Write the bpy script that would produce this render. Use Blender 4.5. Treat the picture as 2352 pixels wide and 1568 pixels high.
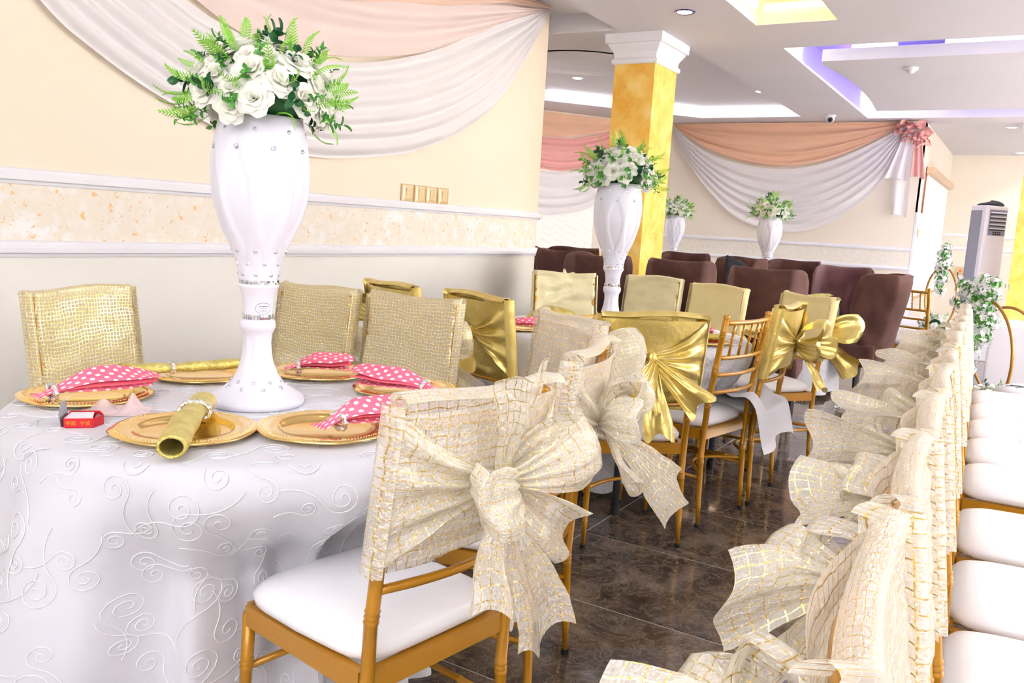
import bpy, bmesh, math, random
from mathutils import Vector, Matrix, noise
PI = math.pi
random.seed(7)
for o in list(bpy.data.objects): bpy.data.objects.remove(o)
SC = bpy.context.scene
COL = SC.collection
def lin(c):
    return tuple((v/12.92 if v <= .04045 else ((v+.055)/1.055)**2.4) for v in c)
def rgb(r, g, b): return lin((r/255, g/255, b/255)) + (1,)

# ------------------------------------------------------------------ camera
cam = bpy.data.cameras.new('camera'); camo = bpy.data.objects.new('camera', cam); COL.objects.link(camo)
cam.sensor_width = 36; cam.lens = 1950/2352*36; cam.clip_start = .05
CM = ((0.85198371, -0.12148916, 0.50927806), (0.52022628, 0.08670438, -0.84961578), (0.05906247, 0.98879863, 0.13707257))
m4 = Matrix(CM).to_4x4(); m4.translation = (0, 0, 1.27); camo.matrix_world = m4
SC.camera = camo
cam.dof.use_dof = False
# ------------------------------------------------------------------ world, lights, exposure
W = bpy.data.worlds.new('world'); SC.world = W; W.use_nodes = True
W.node_tree.nodes['Background'].inputs[0].default_value = (1, 1, 1, 1)
W.node_tree.nodes['Background'].inputs[1].default_value = .3
SC.view_settings.view_transform = 'Standard'; SC.view_settings.look = 'None'
SC.view_settings.gamma = 1; SC.view_settings.use_curve_mapping = False
SC.view_settings.exposure = 0.76
def area(name, loc, sx, sy, power, col=(1, 1, 1), rot=(0, 0, 0)):
    l = bpy.data.lights.new(name, 'AREA'); l.shape = 'RECTANGLE'; l.size = sx; l.size_y = sy
    l.energy = power; l.color = col
    o = bpy.data.objects.new(name, l); COL.objects.link(o); o.location = loc; o.rotation_euler = rot
    return o
UP = math.radians(180)
area('bounce_fill_near', (.3, .2, 2.93), 3.0, 2.6, 27, (1, .985, 1), (math.radians(8), math.radians(-14), 0))  # unseen area light standing in for flash bounced off the ceiling
# added fill lights by the unseen front and right walls, no fittings there
area('fill_uplight_front', (.6, -2.7, 2.1), 4.0, .5, 112, (1, .985, 1), (UP-math.radians(28), 0, 0))
area('fill_uplight_right_a', (4.7, 4.5, 2.1), .5, 4.0, 165, (1, .985, 1), (0, UP-math.radians(-28), 0))
area('fill_uplight_right_b', (4.7, 10.0, 2.1), .5, 5.0, 500, (1, .985, 1), (0, UP-math.radians(-28), 0))
area('fill_uplight_right_c', (4.7, 15.2, 2.1), .5, 3.0, 70, (1, .985, 1), (0, UP-math.radians(-28), 0))
area('fill_hall_a', (2.4, 4.2, 2.93), 2.2, 3.0, 50, (1, .985, 1), (0, math.radians(-18), 0))  # added fill out of view, brightens the far hall; no ceiling fitting
area('fill_hall_b', (2.6, 9.0, 2.93), 2.2, 4.0, 105, (1, .98, 1), (0, math.radians(-18), 0))  # second added fill, farther down the hall
area('area_light_bay', (-5.6, 8.2, 2.9), 1.4, 1.6, 40, (1, .985, 1))  # bare area light above the bay, no fitting

# ------------------------------------------------------------------ helpers
class MB:
    def __init__(s): s.v = []; s.f = []; s.uv = {}; s.mi = []; s.cm = 0
    def add(s, vs, fs, uvs=None):
        n = len(s.v); s.v += [tuple(p) for p in vs]
        for f in fs: s.f.append(tuple(i+n for i in f)); s.mi.append(s.cm)
        if uvs:
            for i, u in enumerate(uvs): s.uv[n+i] = u
        return s
    def box(s, c, d, rz=0, M=None):
        x, y, z = d[0]/2, d[1]/2, d[2]/2
        vs = [Vector((a*x, b*y, e*z)) for a in (-1, 1) for b in (-1, 1) for e in (-1, 1)]
        R = Matrix.Rotation(rz, 3, 'Z') if M is None else M
        vs = [R @ p + Vector(c) for p in vs]
        return s.add(vs, [(0, 1, 3, 2), (4, 6, 7, 5), (0, 4, 5, 1), (2, 3, 7, 6), (0, 2, 6, 4), (1, 5, 7, 3)])
    def rbox(s, c, d, r=.01, M=None):
        """box with chamfered edges"""
        bm = bmesh.new(); bmesh.ops.create_cube(bm, size=1)
        for v in bm.verts: v.co = Vector((v.co.x*d[0], v.co.y*d[1], v.co.z*d[2]))
        bmesh.ops.bevel(bm, geom=bm.edges[:], offset=r, segments=2, affect='EDGES', profile=.6)
        bm.verts.index_update()
        s.add([(M @ v.co if M else v.co) + Vector(c) for v in bm.verts], [[v.index for v in f.verts] for f in bm.faces]); bm.free()
        return s
    def tube(s, path, rad, seg=8, cap=True):
        path = [Vector(p) for p in path]; n = len(path)
        if not hasattr(rad, '__len__'): rad = [rad]*n
        vs = []; up = Vector((0, 0, 1))
        t0 = (path[1]-path[0]).normalized()
        a = t0.cross(up);
        if a.length < .1: a = t0.cross(Vector((0, 1, 0)))
        a.normalize()
        for i, p in enumerate(path):
            t = (path[min(i+1, n-1)] - path[max(i-1, 0)]).normalized()
            a = (a - t*a.dot(t)).normalized(); b = t.cross(a)
            for k in range(seg):
                w = 2*PI*k/seg; vs.append(p + (a*math.cos(w) + b*math.sin(w))*rad[i])
        fs = [(i*seg+k, i*seg+(k+1) % seg, (i+1)*seg+(k+1) % seg, (i+1)*seg+k) for i in range(n-1) for k in range(seg)]
        if cap: fs += [tuple(range(seg))[::-1], tuple((n-1)*seg+k for k in range(seg))]
        return s.add(vs, fs)
    def grid(s, fn, nu, nv, uvfn=None, flip=False):
        vs = []; uv = []
        for j in range(nv+1):
            for i in range(nu+1):
                u, v = i/nu, j/nv
                vs.append(Vector(fn(u, v))); uv.append(uvfn(u, v) if uvfn else (u, v))
        w = nu+1
        fs = [(j*w+i, j*w+i+1, (j+1)*w+i+1, (j+1)*w+i) for j in range(nv) for i in range(nu)]
        if flip: fs = [f[::-1] for f in fs]
        return s.add(vs, fs, uv)
    def lathe(s, prof, seg=32, c=(0, 0, 0), mod=None, capb=True, capt=False):
        vs = []
        for r, z in prof:
            for k in range(seg):
                a = 2*PI*k/seg; rr = r if mod is None else mod(r, z, a)
                vs.append((c[0]+rr*math.cos(a), c[1]+rr*math.sin(a), c[2]+z))
        n = len(prof)
        fs = [(i*seg+k, i*seg+(k+1) % seg, (i+1)*seg+(k+1) % seg, (i+1)*seg+k) for i in range(n-1) for k in range(seg)]
        if capb: fs.append(tuple(range(seg))[::-1])
        if capt: fs.append(tuple((n-1)*seg+k for k in range(seg)))
        return s.add(vs, fs)
    def prism(s, pts, z0, z1):
        n = len(pts)
        vs = [(p[0], p[1], z0) for p in pts] + [(p[0], p[1], z1) for p in pts]
        fs = [tuple(range(n))[::-1], tuple(range(n, 2*n))] + [(i, (i+1) % n, n+(i+1) % n, n+i) for i in range(n)]
        return s.add(vs, fs)
    def mesh(s, name, mats, smooth=False):
        me = bpy.data.meshes.new(name); me.from_pydata(s.v, [], s.f)
        for m in (mats if isinstance(mats, (list, tuple)) else [mats]): me.materials.append(m)
        if any(s.mi): me.polygons.foreach_set('material_index', s.mi)
        if s.uv:
            l = me.uv_layers.new(name='UVMap')
            for lp in me.loops: l.data[lp.index].uv = s.uv.get(lp.vertex_index, (0, 0))
        if smooth: me.polygons.foreach_set('use_smooth', [True]*len(me.polygons))
        me.update(); return me
    def build(s, name, mats, parent=None, smooth=False, loc=None):
        return link(name, s.mesh(name, mats, smooth), parent, loc)
def link(name, me, parent=None, loc=None):
    o = bpy.data.objects.new(name, me); COL.objects.link(o)
    if parent: o.parent = parent
    if loc: o.location = loc
    return o
def recalc(o):
    bm = bmesh.new(); bm.from_mesh(o.data); bmesh.ops.recalc_face_normals(bm, faces=bm.faces[:]); bm.to_mesh(o.data); bm.free(); return o
def tag(o, label, cat, group=None):
    o['label'] = label; o['category'] = cat
    if group: o['group'] = group
    return o
def thing(name, label, cat, loc=(0, 0, 0), rz=0, group=None):
    o = bpy.data.objects.new(name, None); COL.objects.link(o); o.empty_display_size = .1
    o.location = loc; o.rotation_euler = (0, 0, rz)
    return tag(o, label, cat, group)
def struct(o): o['kind'] = 'structure'; return o
def stuff(o): o['kind'] = 'stuff'; return o
KIDS = {}
def copy_tree(o, parent=None):
    c = o.copy(); COL.objects.link(c)
    if parent: c.parent = parent
    for ch in list(o.children): copy_tree(ch, c)
    return c
def dup(root, loc, rz, label, group=None, scale=None):
    r = copy_tree(root); r.location = loc; r.rotation_euler = (0, 0, rz)
    r['label'] = label
    if group: r['group'] = group
    if scale: r.scale = (scale,)*3
    return r
def ss(a, b, x):
    t = min(1, max(0, (x-a)/(b-a))); return t*t*(3-2*t)
def interp(pts, x):
    if x <= pts[0][0]: return pts[0][1]
    for (a, b), (c, d) in zip(pts, pts[1:]):
        if x <= c: return b + (d-b)*(x-a)/(c-a)
    return pts[-1][1]
def catmull(P, n):
    P = [Vector(p) for p in P]; out = []
    L = [0]
    for a, b in zip(P, P[1:]): L.append(L[-1] + (b-a).length)
    for k in range(n+1):
        d = L[-1]*k/n; i = 0
        while i < len(P)-2 and L[i+1] < d: i += 1
        t = (d-L[i])/max(1e-9, L[i+1]-L[i])
        p0, p1, p2, p3 = P[max(i-1, 0)], P[i], P[i+1], P[min(i+2, len(P)-1)]
        out.append(.5*((2*p1) + (p2-p0)*t + (2*p0-5*p1+4*p2-p3)*t*t + (3*p1-p0-3*p2+p3)*t**3))
    return out

# ------------------------------------------------------------------ materials
def mat(name, col, rough=.5, metal=0, spec=.5, **kw):
    m = bpy.data.materials.new(name); m.use_nodes = True
    b = m.node_tree.nodes['Principled BSDF']
    b.inputs['Base Color'].default_value = col; b.inputs['Roughness'].default_value = rough
    b.inputs['Metallic'].default_value = metal; b.inputs['Specular IOR Level'].default_value = spec
    for k, v in kw.items(): b.inputs[k].default_value = v
    return m
def N(m, t, **kw):
    n = m.node_tree.nodes.new(t)
    for k, v in kw.items():
        if k.startswith('i_'): n.inputs[int(k[2:]) if k[2:].isdigit() else k[2:]].default_value = v
        else: setattr(n, k, v)
    return n
def LK(m, a, b): m.node_tree.links.new(a, b)
def bsdf(m): return m.node_tree.nodes['Principled BSDF']
def ramp(m, fac, stops):
    r = N(m, 'ShaderNodeValToRGB'); e = r.color_ramp.elements
    while len(e) < len(stops): e.new(.5)
    for el, (p, c) in zip(e, stops): el.position = p; el.color = c
    LK(m, fac, r.inputs[0]); return r.outputs[0]
def noisy(m, scale, detail=4, coord='Object', rough=.5, dist=0):
    tc = N(m, 'ShaderNodeTexCoord'); n = N(m, 'ShaderNodeTexNoise')
    n.inputs['Scale'].default_value = scale; n.inputs['Detail'].default_value = detail
    n.inputs['Roughness'].default_value = rough; n.inputs['Distortion'].default_value = dist
    LK(m, tc.outputs[coord], n.inputs['Vector']); return n
def bump(m, h, strength=.2, dist=.01):
    b = N(m, 'ShaderNodeBump'); b.inputs['Strength'].default_value = strength; b.inputs['Distance'].default_value = dist
    LK(m, h, b.inputs['Height']); LK(m, b.outputs[0], bsdf(m).inputs['Normal'])
def varied(name, c1, c2, scale, rough=.5, metal=0, bs=0, bd=.004, detail=5, lo=.35, hi=.65, **kw):
    m = mat(name, c1, rough, metal, **kw); n = noisy(m, scale, detail)
    LK(m, ramp(m, n.outputs[0], [(lo, c1), (hi, c2)]), bsdf(m).inputs['Base Color'])
    if bs: bump(m, n.outputs[0], bs, bd)
    return m
def emit(name, col, s):
    m = bpy.data.materials.new(name); m.use_nodes = True; m.node_tree.nodes.clear()
    e = N(m, 'ShaderNodeEmission'); o = N(m, 'ShaderNodeOutputMaterial')
    e.inputs[0].default_value = col; e.inputs[1].default_value = s; LK(m, e.outputs[0], o.inputs[0]); return m

M = {}
M['wall_cream'] = varied('wall_cream', rgb(236, 222, 200), rgb(240, 227, 207), 1.2, .6, bs=.05)
M['wall_white'] = varied('wall_white', rgb(240, 238, 230), rgb(243, 241, 234), 1.0, .6)
M['wall_far'] = varied('wall_far', rgb(240, 229, 214), rgb(243, 233, 220), 1.2, .6)
M['ceil'] = varied('ceiling_paint', rgb(228, 226, 233), rgb(231, 229, 236), .8, .7)
M['trim'] = mat('trim_white', rgb(243, 243, 250), .35)
# speckled frieze: pale plaster flakes with orange chips
m = mat('frieze_flakes', rgb(238, 230, 218), .55)
tc = N(m, 'ShaderNodeTexCoord'); v = N(m, 'ShaderNodeTexNoise', i_Scale=34.0, i_Detail=2.5, i_Roughness=.55, i_Distortion=.8)
v2 = N(m, 'ShaderNodeTexNoise', i_Scale=6.0, i_Detail=8.0, i_Roughness=.7)
LK(m, tc.outputs['Object'], v.inputs['Vector']); LK(m, tc.outputs['Object'], v2.inputs['Vector'])
f = N(m, 'ShaderNodeMath', operation='GREATER_THAN'); f.inputs[1].default_value = .66; LK(m, v.outputs[0], f.inputs[0])
base = ramp(m, v2.outputs[0], [(.35, rgb(244, 238, 230)), (.5, rgb(238, 228, 210)), (.62, rgb(246, 244, 242))])
mx = N(m, 'ShaderNodeMixRGB'); LK(m, f.outputs[0], mx.inputs[0]); LK(m, base, mx.inputs[1]); mx.inputs[2].default_value = rgb(240, 186, 120)
LK(m, mx.outputs[0], bsdf(m).inputs['Base Color']); bump(m, v.outputs[0], .35, .004); M['frieze'] = m
m = varied('frieze_far', rgb(236, 228, 214), rgb(243, 238, 230), 26, .55, bs=.3); M['frieze_far'] = m
# dark marble tile
def marble(name, seedoff):
    m = mat(name, rgb(70, 60, 55), .09, 0, .5)
    tc = N(m, 'ShaderNodeTexCoord'); g = N(m, 'ShaderNodeNewGeometry')
    mp = N(m, 'ShaderNodeMapping'); mp.inputs['Location'].default_value = (seedoff, seedoff*.7, 0)
    oi = N(m, 'ShaderNodeObjectInfo'); ad = N(m, 'ShaderNodeVectorMath', operation='ADD')
    sc = N(m, 'ShaderNodeVectorMath', operation='SCALE'); LK(m, oi.outputs['Location'], sc.inputs[0]); sc.inputs['Scale'].default_value = 3.7
    LK(m, tc.outputs['Object'], ad.inputs[0]); LK(m, sc.outputs[0], ad.inputs[1]); LK(m, ad.outputs[0], mp.inputs[0])
    n1 = N(m, 'ShaderNodeTexNoise', i_Scale=5.0, i_Detail=9.0, i_Roughness=.68, i_Distortion=.8)
    n2 = N(m, 'ShaderNodeTexNoise', i_Scale=9.0, i_Detail=10.0, i_Roughness=.7, i_Distortion=2.2)
    LK(m, mp.outputs[0], n1.inputs['Vector']); LK(m, mp.outputs[0], n2.inputs['Vector'])
    c = ramp(m, n1.outputs[0], [(.32, rgb(52, 44, 41)), (.48, rgb(84, 72, 63)), (.62, rgb(122, 106, 92))])
    a = N(m, 'ShaderNodeMath', operation='SUBTRACT'); LK(m, n2.outputs[0], a.inputs[0]); a.inputs[1].default_value = .5
    b = N(m, 'ShaderNodeMath', operation='ABSOLUTE'); LK(m, a.outputs[0], b.inputs[0])
    vein = ramp(m, b.outputs[0], [(.0, (1, 1, 1, 1)), (.022, (0, 0, 0, 1))])
    mx = N(m, 'ShaderNodeMixRGB'); mu = N(m, 'ShaderNodeMath', operation='MULTIPLY'); LK(m, vein, mu.inputs[0]); mu.inputs[1].default_value = .5
    LK(m, mu.outputs[0], mx.inputs[0]); LK(m, c, mx.inputs[1]); mx.inputs[2].default_value = rgb(176, 160, 142)
    LK(m, mx.outputs[0], bsdf(m).inputs['Base Color']); return m
M['marble'] = marble('floor_marble', 0)
M['grout'] = mat('grout', rgb(190, 184, 178), .6)
# gold chair paint with glitter
m = mat('gold_paint', rgb(186, 130, 10), .32, .25)
n = noisy(m, 700, 2); c = ramp(m, n.outputs[0], [(.66, rgb(184, 128, 8)), (.78, rgb(236, 192, 80))]); LK(m, c, bsdf(m).inputs['Base Color'])
bsdf(m).inputs['Coat Weight'].default_value = .4; bsdf(m).inputs['Coat Roughness'].default_value = .15; M['gold_paint'] = m
M['vinyl'] = varied('white_vinyl', rgb(242, 242, 247), rgb(247, 247, 250), 6, .3, bs=.04)
M['black'] = mat('black_rubber', rgb(20, 20, 22), .6)
# cloth
def cloth_mat(name, c1, c2, sheen=.4, rough=.55, bs=.08):
    m = varied(name, c1, c2, 5, rough, bs=0, spec=.4); n = noisy(m, 420, 2); bump(m, n.outputs[0], bs, .002)
    bsdf(m).inputs['Sheen Weight'].default_value = sheen; return m
M['tablecloth'] = cloth_mat('jacquard_white', rgb(206, 206, 214), rgb(213, 213, 221))
M['cord'] = mat('embroidery_thread', rgb(246, 246, 250), .3, 0, .7)
def sheer(name, col, trans, tl=.12):
    m = bpy.data.materials.new(name); m.use_nodes = True; nt = m.node_tree; nt.nodes.clear()
    o = N(m, 'ShaderNodeOutputMaterial'); d = N(m, 'ShaderNodeBsdfDiffuse'); t = N(m, 'ShaderNodeBsdfTranslucent')
    d.inputs[0].default_value = col; t.inputs[0].default_value = col
    a = N(m, 'ShaderNodeMixShader'); a.inputs[0].default_value = tl; LK(m, d.outputs[0], a.inputs[1]); LK(m, t.outputs[0], a.inputs[2])
    tr = N(m, 'ShaderNodeBsdfTransparent'); b = N(m, 'ShaderNodeMixShader'); b.inputs[0].default_value = trans
    LK(m, a.outputs[0], b.inputs[1]); LK(m, tr.outputs[0], b.inputs[2]); LK(m, b.outputs[0], o.inputs[0]); return m
M['voile_white'] = sheer('voile_white', rgb(253, 250, 252), .08)
M['voile_blush'] = sheer('voile_blush', rgb(254, 236, 230), .08)
M['voile_peach'] = sheer('voile_peach', rgb(252, 220, 200), .1)
M['voile_apricot'] = sheer('voile_apricot', rgb(250, 205, 176), .15)
M['voile_pink'] = sheer('voile_pink', rgb(244, 184, 178), .1)
M['voile_far'] = sheer('voile_far', rgb(252, 249, 251), .16)
# lattice organza: sheer cream weave crossed by metallic gold threads
def lattice(name, cream, gold, trans, sp=.024, wv=.0010):
    m = bpy.data.materials.new(name); m.use_nodes = True; nt = m.node_tree; nt.nodes.clear()
    o = N(m, 'ShaderNodeOutputMaterial'); uv = N(m, 'ShaderNodeUVMap')
    nz = N(m, 'ShaderNodeTexNoise', i_Scale=14.0, i_Detail=2.0); LK(m, uv.outputs[0], nz.inputs['Vector'])
    s1 = N(m, 'ShaderNodeVectorMath', operation='SUBTRACT'); LK(m, nz.outputs['Color'], s1.inputs[0]); s1.inputs[1].default_value = (.5, .5, .5)
    s2 = N(m, 'ShaderNodeVectorMath', operation='SCALE'); LK(m, s1.outputs[0], s2.inputs[0]); s2.inputs['Scale'].default_value = .022
    ad = N(m, 'ShaderNodeVectorMath', operation='ADD'); LK(m, uv.outputs[0], ad.inputs[0]); LK(m, s2.outputs[0], ad.inputs[1])
    sp_ = N(m, 'ShaderNodeSeparateXYZ'); LK(m, ad.outputs[0], sp_.inputs[0])
    def line(sock, spacing, w):
        p = N(m, 'ShaderNodeMath', operation='PINGPONG'); LK(m, sock, p.inputs[0]); p.inputs[1].default_value = spacing/2
        l = N(m, 'ShaderNodeMath', operation='LESS_THAN'); LK(m, p.outputs[0], l.inputs[0]); l.inputs[1].default_value = w; return l.outputs[0]
    def mx(a, b):
        q = N(m, 'ShaderNodeMath', operation='MAXIMUM'); LK(m, a, q.inputs[0]); LK(m, b, q.inputs[1]); return q.outputs[0]
    L = mx(line(sp_.outputs[0], sp, wv), line(sp_.outputs[1], sp*.8, wv))
    fine = mx(line(sp_.outputs[0], sp/4.3, wv*.22), line(sp_.outputs[1], sp/4.3, wv*.22))
    d = N(m, 'ShaderNodeBsdfDiffuse'); d.inputs[0].default_value = cream; t = N(m, 'ShaderNodeBsdfTranslucent'); t.inputs[0].default_value = cream
    a = N(m, 'ShaderNodeMixShader'); a.inputs[0].default_value = .35; LK(m, d.outputs[0], a.inputs[1]); LK(m, t.outputs[0], a.inputs[2])
    gl = N(m, 'ShaderNodeBsdfGlossy'); gl.inputs[0].default_value = (.95, .93, .88, 1); gl.inputs['Roughness'].default_value = .25
    sk = N(m, 'ShaderNodeTexNoise', i_Scale=95.0, i_Detail=2.0); LK(m, uv.outputs[0], sk.inputs['Vector']); bp = N(m, 'ShaderNodeBump'); bp.inputs['Strength'].default_value = .9; bp.inputs['Distance'].default_value = .02; LK(m, sk.outputs[0], bp.inputs['Height']); LK(m, bp.outputs[0], gl.inputs['Normal'])
    a2 = N(m, 'ShaderNodeMixShader'); a2.inputs[0].default_value = .24; LK(m, a.outputs[0], a2.inputs[1]); LK(m, gl.outputs[0], a2.inputs[2])
    tr = N(m, 'ShaderNodeBsdfTransparent'); b = N(m, 'ShaderNodeMixShader')
    fa = N(m, 'ShaderNodeMath', operation='MULTIPLY_ADD'); LK(m, fine, fa.inputs[0]); fa.inputs[1].default_value = -trans*.8; fa.inputs[2].default_value = trans
    LK(m, fa.outputs[0], b.inputs[0]); LK(m, a2.outputs[0], b.inputs[1]); LK(m, tr.outputs[0], b.inputs[2])
    g = N(m, 'ShaderNodeBsdfPrincipled'); g.inputs['Metallic'].default_value = .55; g.inputs['Roughness'].default_value = .3
    sn = N(m, 'ShaderNodeTexNoise', i_Scale=160.0, i_Detail=1.0); LK(m, uv.outputs[0], sn.inputs['Vector'])
    LK(m, ramp(m, sn.outputs[0], [(.38, gold[0]), (.55, gold[1]), (.66, (1, .97, .86, 1))]), g.inputs['Base Color'])  # near-white noise spots paint sparkle into the thread colour
    r = N(m, 'ShaderNodeMixShader'); LK(m, L, r.inputs[0]); LK(m, b.outputs[0], r.inputs[1]); LK(m, g.outputs[0], r.inputs[2])
    LK(m, r.outputs[0], o.inputs[0]); return m
M['lattice'] = lattice('lattice_organza', rgb(248, 244, 232), (rgb(196, 164, 92), rgb(232, 208, 134)), .32)
M['lattice_gold'] = lattice('lattice_gold_mesh', rgb(244, 234, 198), (rgb(222, 194, 96), rgb(250, 234, 152)), .30, .0135, .00095)
def satin(name, c1, c2, metal, rough, bs=.25, sc=9):
    m = varied(name, c1, c2, sc, rough, metal); n = noisy(m, sc*3, 4, dist=.6); bump(m, n.outputs[0], bs, .008); return m
M['satin_gold'] = satin('gold_lame', rgb(208, 184, 98), rgb(228, 208, 132), .62, .3, .4)
M['satin_pale'] = satin('pale_gold_satin', rgb(228, 218, 172), rgb(236, 228, 188), .25, .38)
M['satin_plain'] = satin('plain_gold_satin', rgb(226, 208, 148), rgb(230, 213, 156), .15, .45, .08)
# brown velvet
m = varied('brown_velvet', rgb(66, 42, 38), rgb(86, 58, 52), 7, .85, detail=7, spec=.2); bsdf(m).inputs['Sheen Weight'].default_value = .35
bsdf(m).inputs['Sheen Tint'].default_value = rgb(190, 150, 140); M['velvet'] = m
m = varied('plum_velvet', rgb(86, 54, 58), rgb(104, 68, 70), 7, .85, detail=7, spec=.2); bsdf(m).inputs['Sheen Weight'].default_value = .35; M['velvet_plum'] = m
M['dark_wood'] = mat('dark_leg_wood', rgb(24, 20, 22), .4)
# column stucco
m = mat('yellow_stucco', rgb(240, 190, 80), .55); n = noisy(m, 5, 8, rough=.6); n2 = noisy(m, 3.2, 3, dist=2.5)
LK(m, ramp(m, n.outputs[0], [(.35, rgb(236, 178, 62)), (.55, rgb(246, 204, 102)), (.7, rgb(249, 220, 140))]), bsdf(m).inputs['Base Color'])
bump(m, n2.outputs[0], .5, .03); M['stucco'] = m
M['vase'] = mat('white_ceramic', rgb(224, 224, 236), .42)
M['mirror'] = mat('mirror_tile', rgb(225, 225, 235), .06, 1)
M['gem'] = mat('rhinestone_glass', rgb(226, 228, 245), .05, .75)
M['gem_dark'] = mat('gem_setting', rgb(140, 140, 160), .2, .9)
M['ink'] = mat('label_ink', rgb(70, 70, 80), .6)
M['petal'] = sheer('rose_petal', rgb(255, 255, 247), 0.0, .38)
M['blossom'] = mat('white_blossom', rgb(248, 248, 250), .55)
M['fern'] = varied('fern_green', rgb(108, 176, 44), rgb(150, 206, 70), 8, .45)
M['leaf'] = varied('leaf_green', rgb(48, 130, 50), rgb(104, 176, 66), 10, .35)
M['leaf_dark'] = varied('deep_leaf_green', rgb(16, 70, 36), rgb(34, 104, 50), 10, .35)
M['plate'] = mat('gold_charger', rgb(240, 206, 132), .12, .92)
M['silver'] = mat('silver_glitter', rgb(222, 222, 228), .18, .9)
n = noisy(M['silver'], 260, 2); bump(M['silver'], n.outputs[0], .9, .004)
m = mat('pink_polka_cotton', rgb(246, 120, 146), .65); uv = N(m, 'ShaderNodeUVMap')
mp = N(m, 'ShaderNodeVectorMath', operation='SCALE'); mp.inputs['Scale'].default_value = 46; LK(m, uv.outputs[0], mp.inputs[0])
rt = N(m, 'ShaderNodeVectorRotate', rotation_type='Z_AXIS'); rt.inputs['Angle'].default_value = .785; LK(m, mp.outputs[0], rt.inputs['Vector'])
fr = N(m, 'ShaderNodeVectorMath', operation='FRACTION'); LK(m, rt.outputs[0], fr.inputs[0])
ds = N(m, 'ShaderNodeVectorMath', operation='DISTANCE'); LK(m, fr.outputs[0], ds.inputs[0]); ds.inputs[1].default_value = (.5, .5, 0)
lt = N(m, 'ShaderNodeMath', operation='LESS_THAN'); LK(m, ds.outputs['Value'], lt.inputs[0]); lt.inputs[1].default_value = .25
mx = N(m, 'ShaderNodeMixRGB'); LK(m, lt.outputs[0], mx.inputs[0]); mx.inputs[1].default_value = rgb(245, 112, 142); mx.inputs[2].default_value = rgb(255, 240, 240)
LK(m, mx.outputs[0], bsdf(m).inputs['Base Color']); M['polka'] = m
M['pink_plain'] = mat('pink_cotton', rgb(240, 96, 122), .65)
m = satin('gold_brocade', rgb(200, 184, 88), rgb(226, 212, 130), .5, .32, .8, 34); M['brocade'] = m
M['tissue'] = sheer('pink_tissue', rgb(252, 226, 224), .35)
M['red_card'] = mat('red_card', rgb(214, 32, 44), .35)
M['grey_card'] = mat('grey_card', rgb(150, 152, 164), .5)
M['white_card'] = mat('white_card', rgb(238, 238, 244), .5)
M['yellow_ink'] = mat('yellow_ink', rgb(236, 170, 40), .5)
M['bronze'] = mat('bronze_plastic', rgb(206, 182, 140), .35, .2)
M['grey_metal'] = mat('grey_table_leg', rgb(92, 96, 110), .4, .5)
M['hoop'] = mat('hoop_gold', rgb(176, 128, 58), .35, .5)
M['ac_white'] = mat('ac_white', rgb(232, 231, 242), .35)
M['ac_grey'] = mat('ac_side_grey', rgb(138, 140, 158), .45)
M['ac_vent'] = mat('ac_vent_grey', rgb(128, 130, 156), .4)
M['dark'] = mat('dark_plastic', rgb(24, 25, 32), .4)
M['black_cloth'] = varied('black_cloth', rgb(22, 22, 26), rgb(44, 44, 52), 12, .8)
M['red_led'] = emit('red_led', rgb(255, 60, 50), 2)
m = mat('wave_blind', rgb(246, 243, 238), .6); uvn = N(m, 'ShaderNodeTexCoord'); wv = N(m, 'ShaderNodeTexWave', i_Scale=5.0, i_Distortion=0.0)
wv.bands_direction = 'Z'; M['blind'] = m
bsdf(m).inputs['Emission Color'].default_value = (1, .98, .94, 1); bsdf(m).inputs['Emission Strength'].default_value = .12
M['blind_box'] = mat('blind_headbox', rgb(200, 170, 140), .4)
M['glass'] = mat('frosted_door_glass', rgb(244, 240, 236), .3)
M['stage'] = mat('stage_white', rgb(236, 236, 246), .4)
M['led_white'] = emit('cove_led_white', (.93, .93, 1, 1), 6.5)
M['led_warm'] = emit('cove_led_warm', (1, .66, .16, 1), 5.0)
M['led_violet'] = emit('cove_led_violet', (.26, .16, 1, 1), 7.0)
M['lamp'] = emit('downlight_lens', (.96, .96, 1, 1), 14)
M['chrome'] = mat('downlight_ring', rgb(120, 110, 170), .15, .9)

# ------------------------------------------------------------------ room shell
CZ = 3.0
fl = struct(MB().box((-1.5, 7.5, -.0513), (13, 22, .10)).build('floor', M['grout']))
tm = MB().rbox((0, 0, -.0055), (1.2165, .6055, .011), .0012).mesh('floor_tile', M['marble'])
for i in range(-4, 2):
    for j in range(-2, 19):
        t = link('floor_tile', tm, fl); t.location = (-1.47 + 1.222*(i+.5), 2.53 + .611*(j+.5), 0)
        t.rotation_euler = (0, 0, random.choice((0, PI)))
def slab(name, pts, z0, z1, m, parent=None): return MB().prism(pts, z0, z1).build(name, m, parent)
def poly_with_holes(name, outer, holes, z, m):
    bm = bmesh.new(); es = []
    for loop in [outer]+holes:
        vs = [bm.verts.new((p[0], p[1], z)) for p in loop]
        es += [bm.edges.new((vs[i], vs[(i+1) % len(vs)])) for i in range(len(vs))]
    bmesh.ops.triangle_fill(bm, use_beauty=True, use_dissolve=False, edges=es)
    for f in bm.faces:
        if f.normal.z > 0: f.normal_flip()
    me = bpy.data.meshes.new(name); bm.to_mesh(me); bm.free(); me.materials.append(m); return link(name, me)
tray_warm = [(-2.16, 5.2), (-1.52, 5.2), (-1.52, 7.2), (-2.16, 7.2)]
tray_violet = [(-2.16, 8.1), (1.6, 8.1), (1.6, 12.8), (-2.16, 12.8)]
tray_white = [(-3.0, 8.12), (-3.0, 12.55), (-4.46, 12.55), (-6.06, 10.62), (-6.06, 8.12)]
tray_left = [(-6.4, 2.2), (-3.32, 2.2), (-3.32, 7.02), (-6.4, 7.02)]
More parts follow.
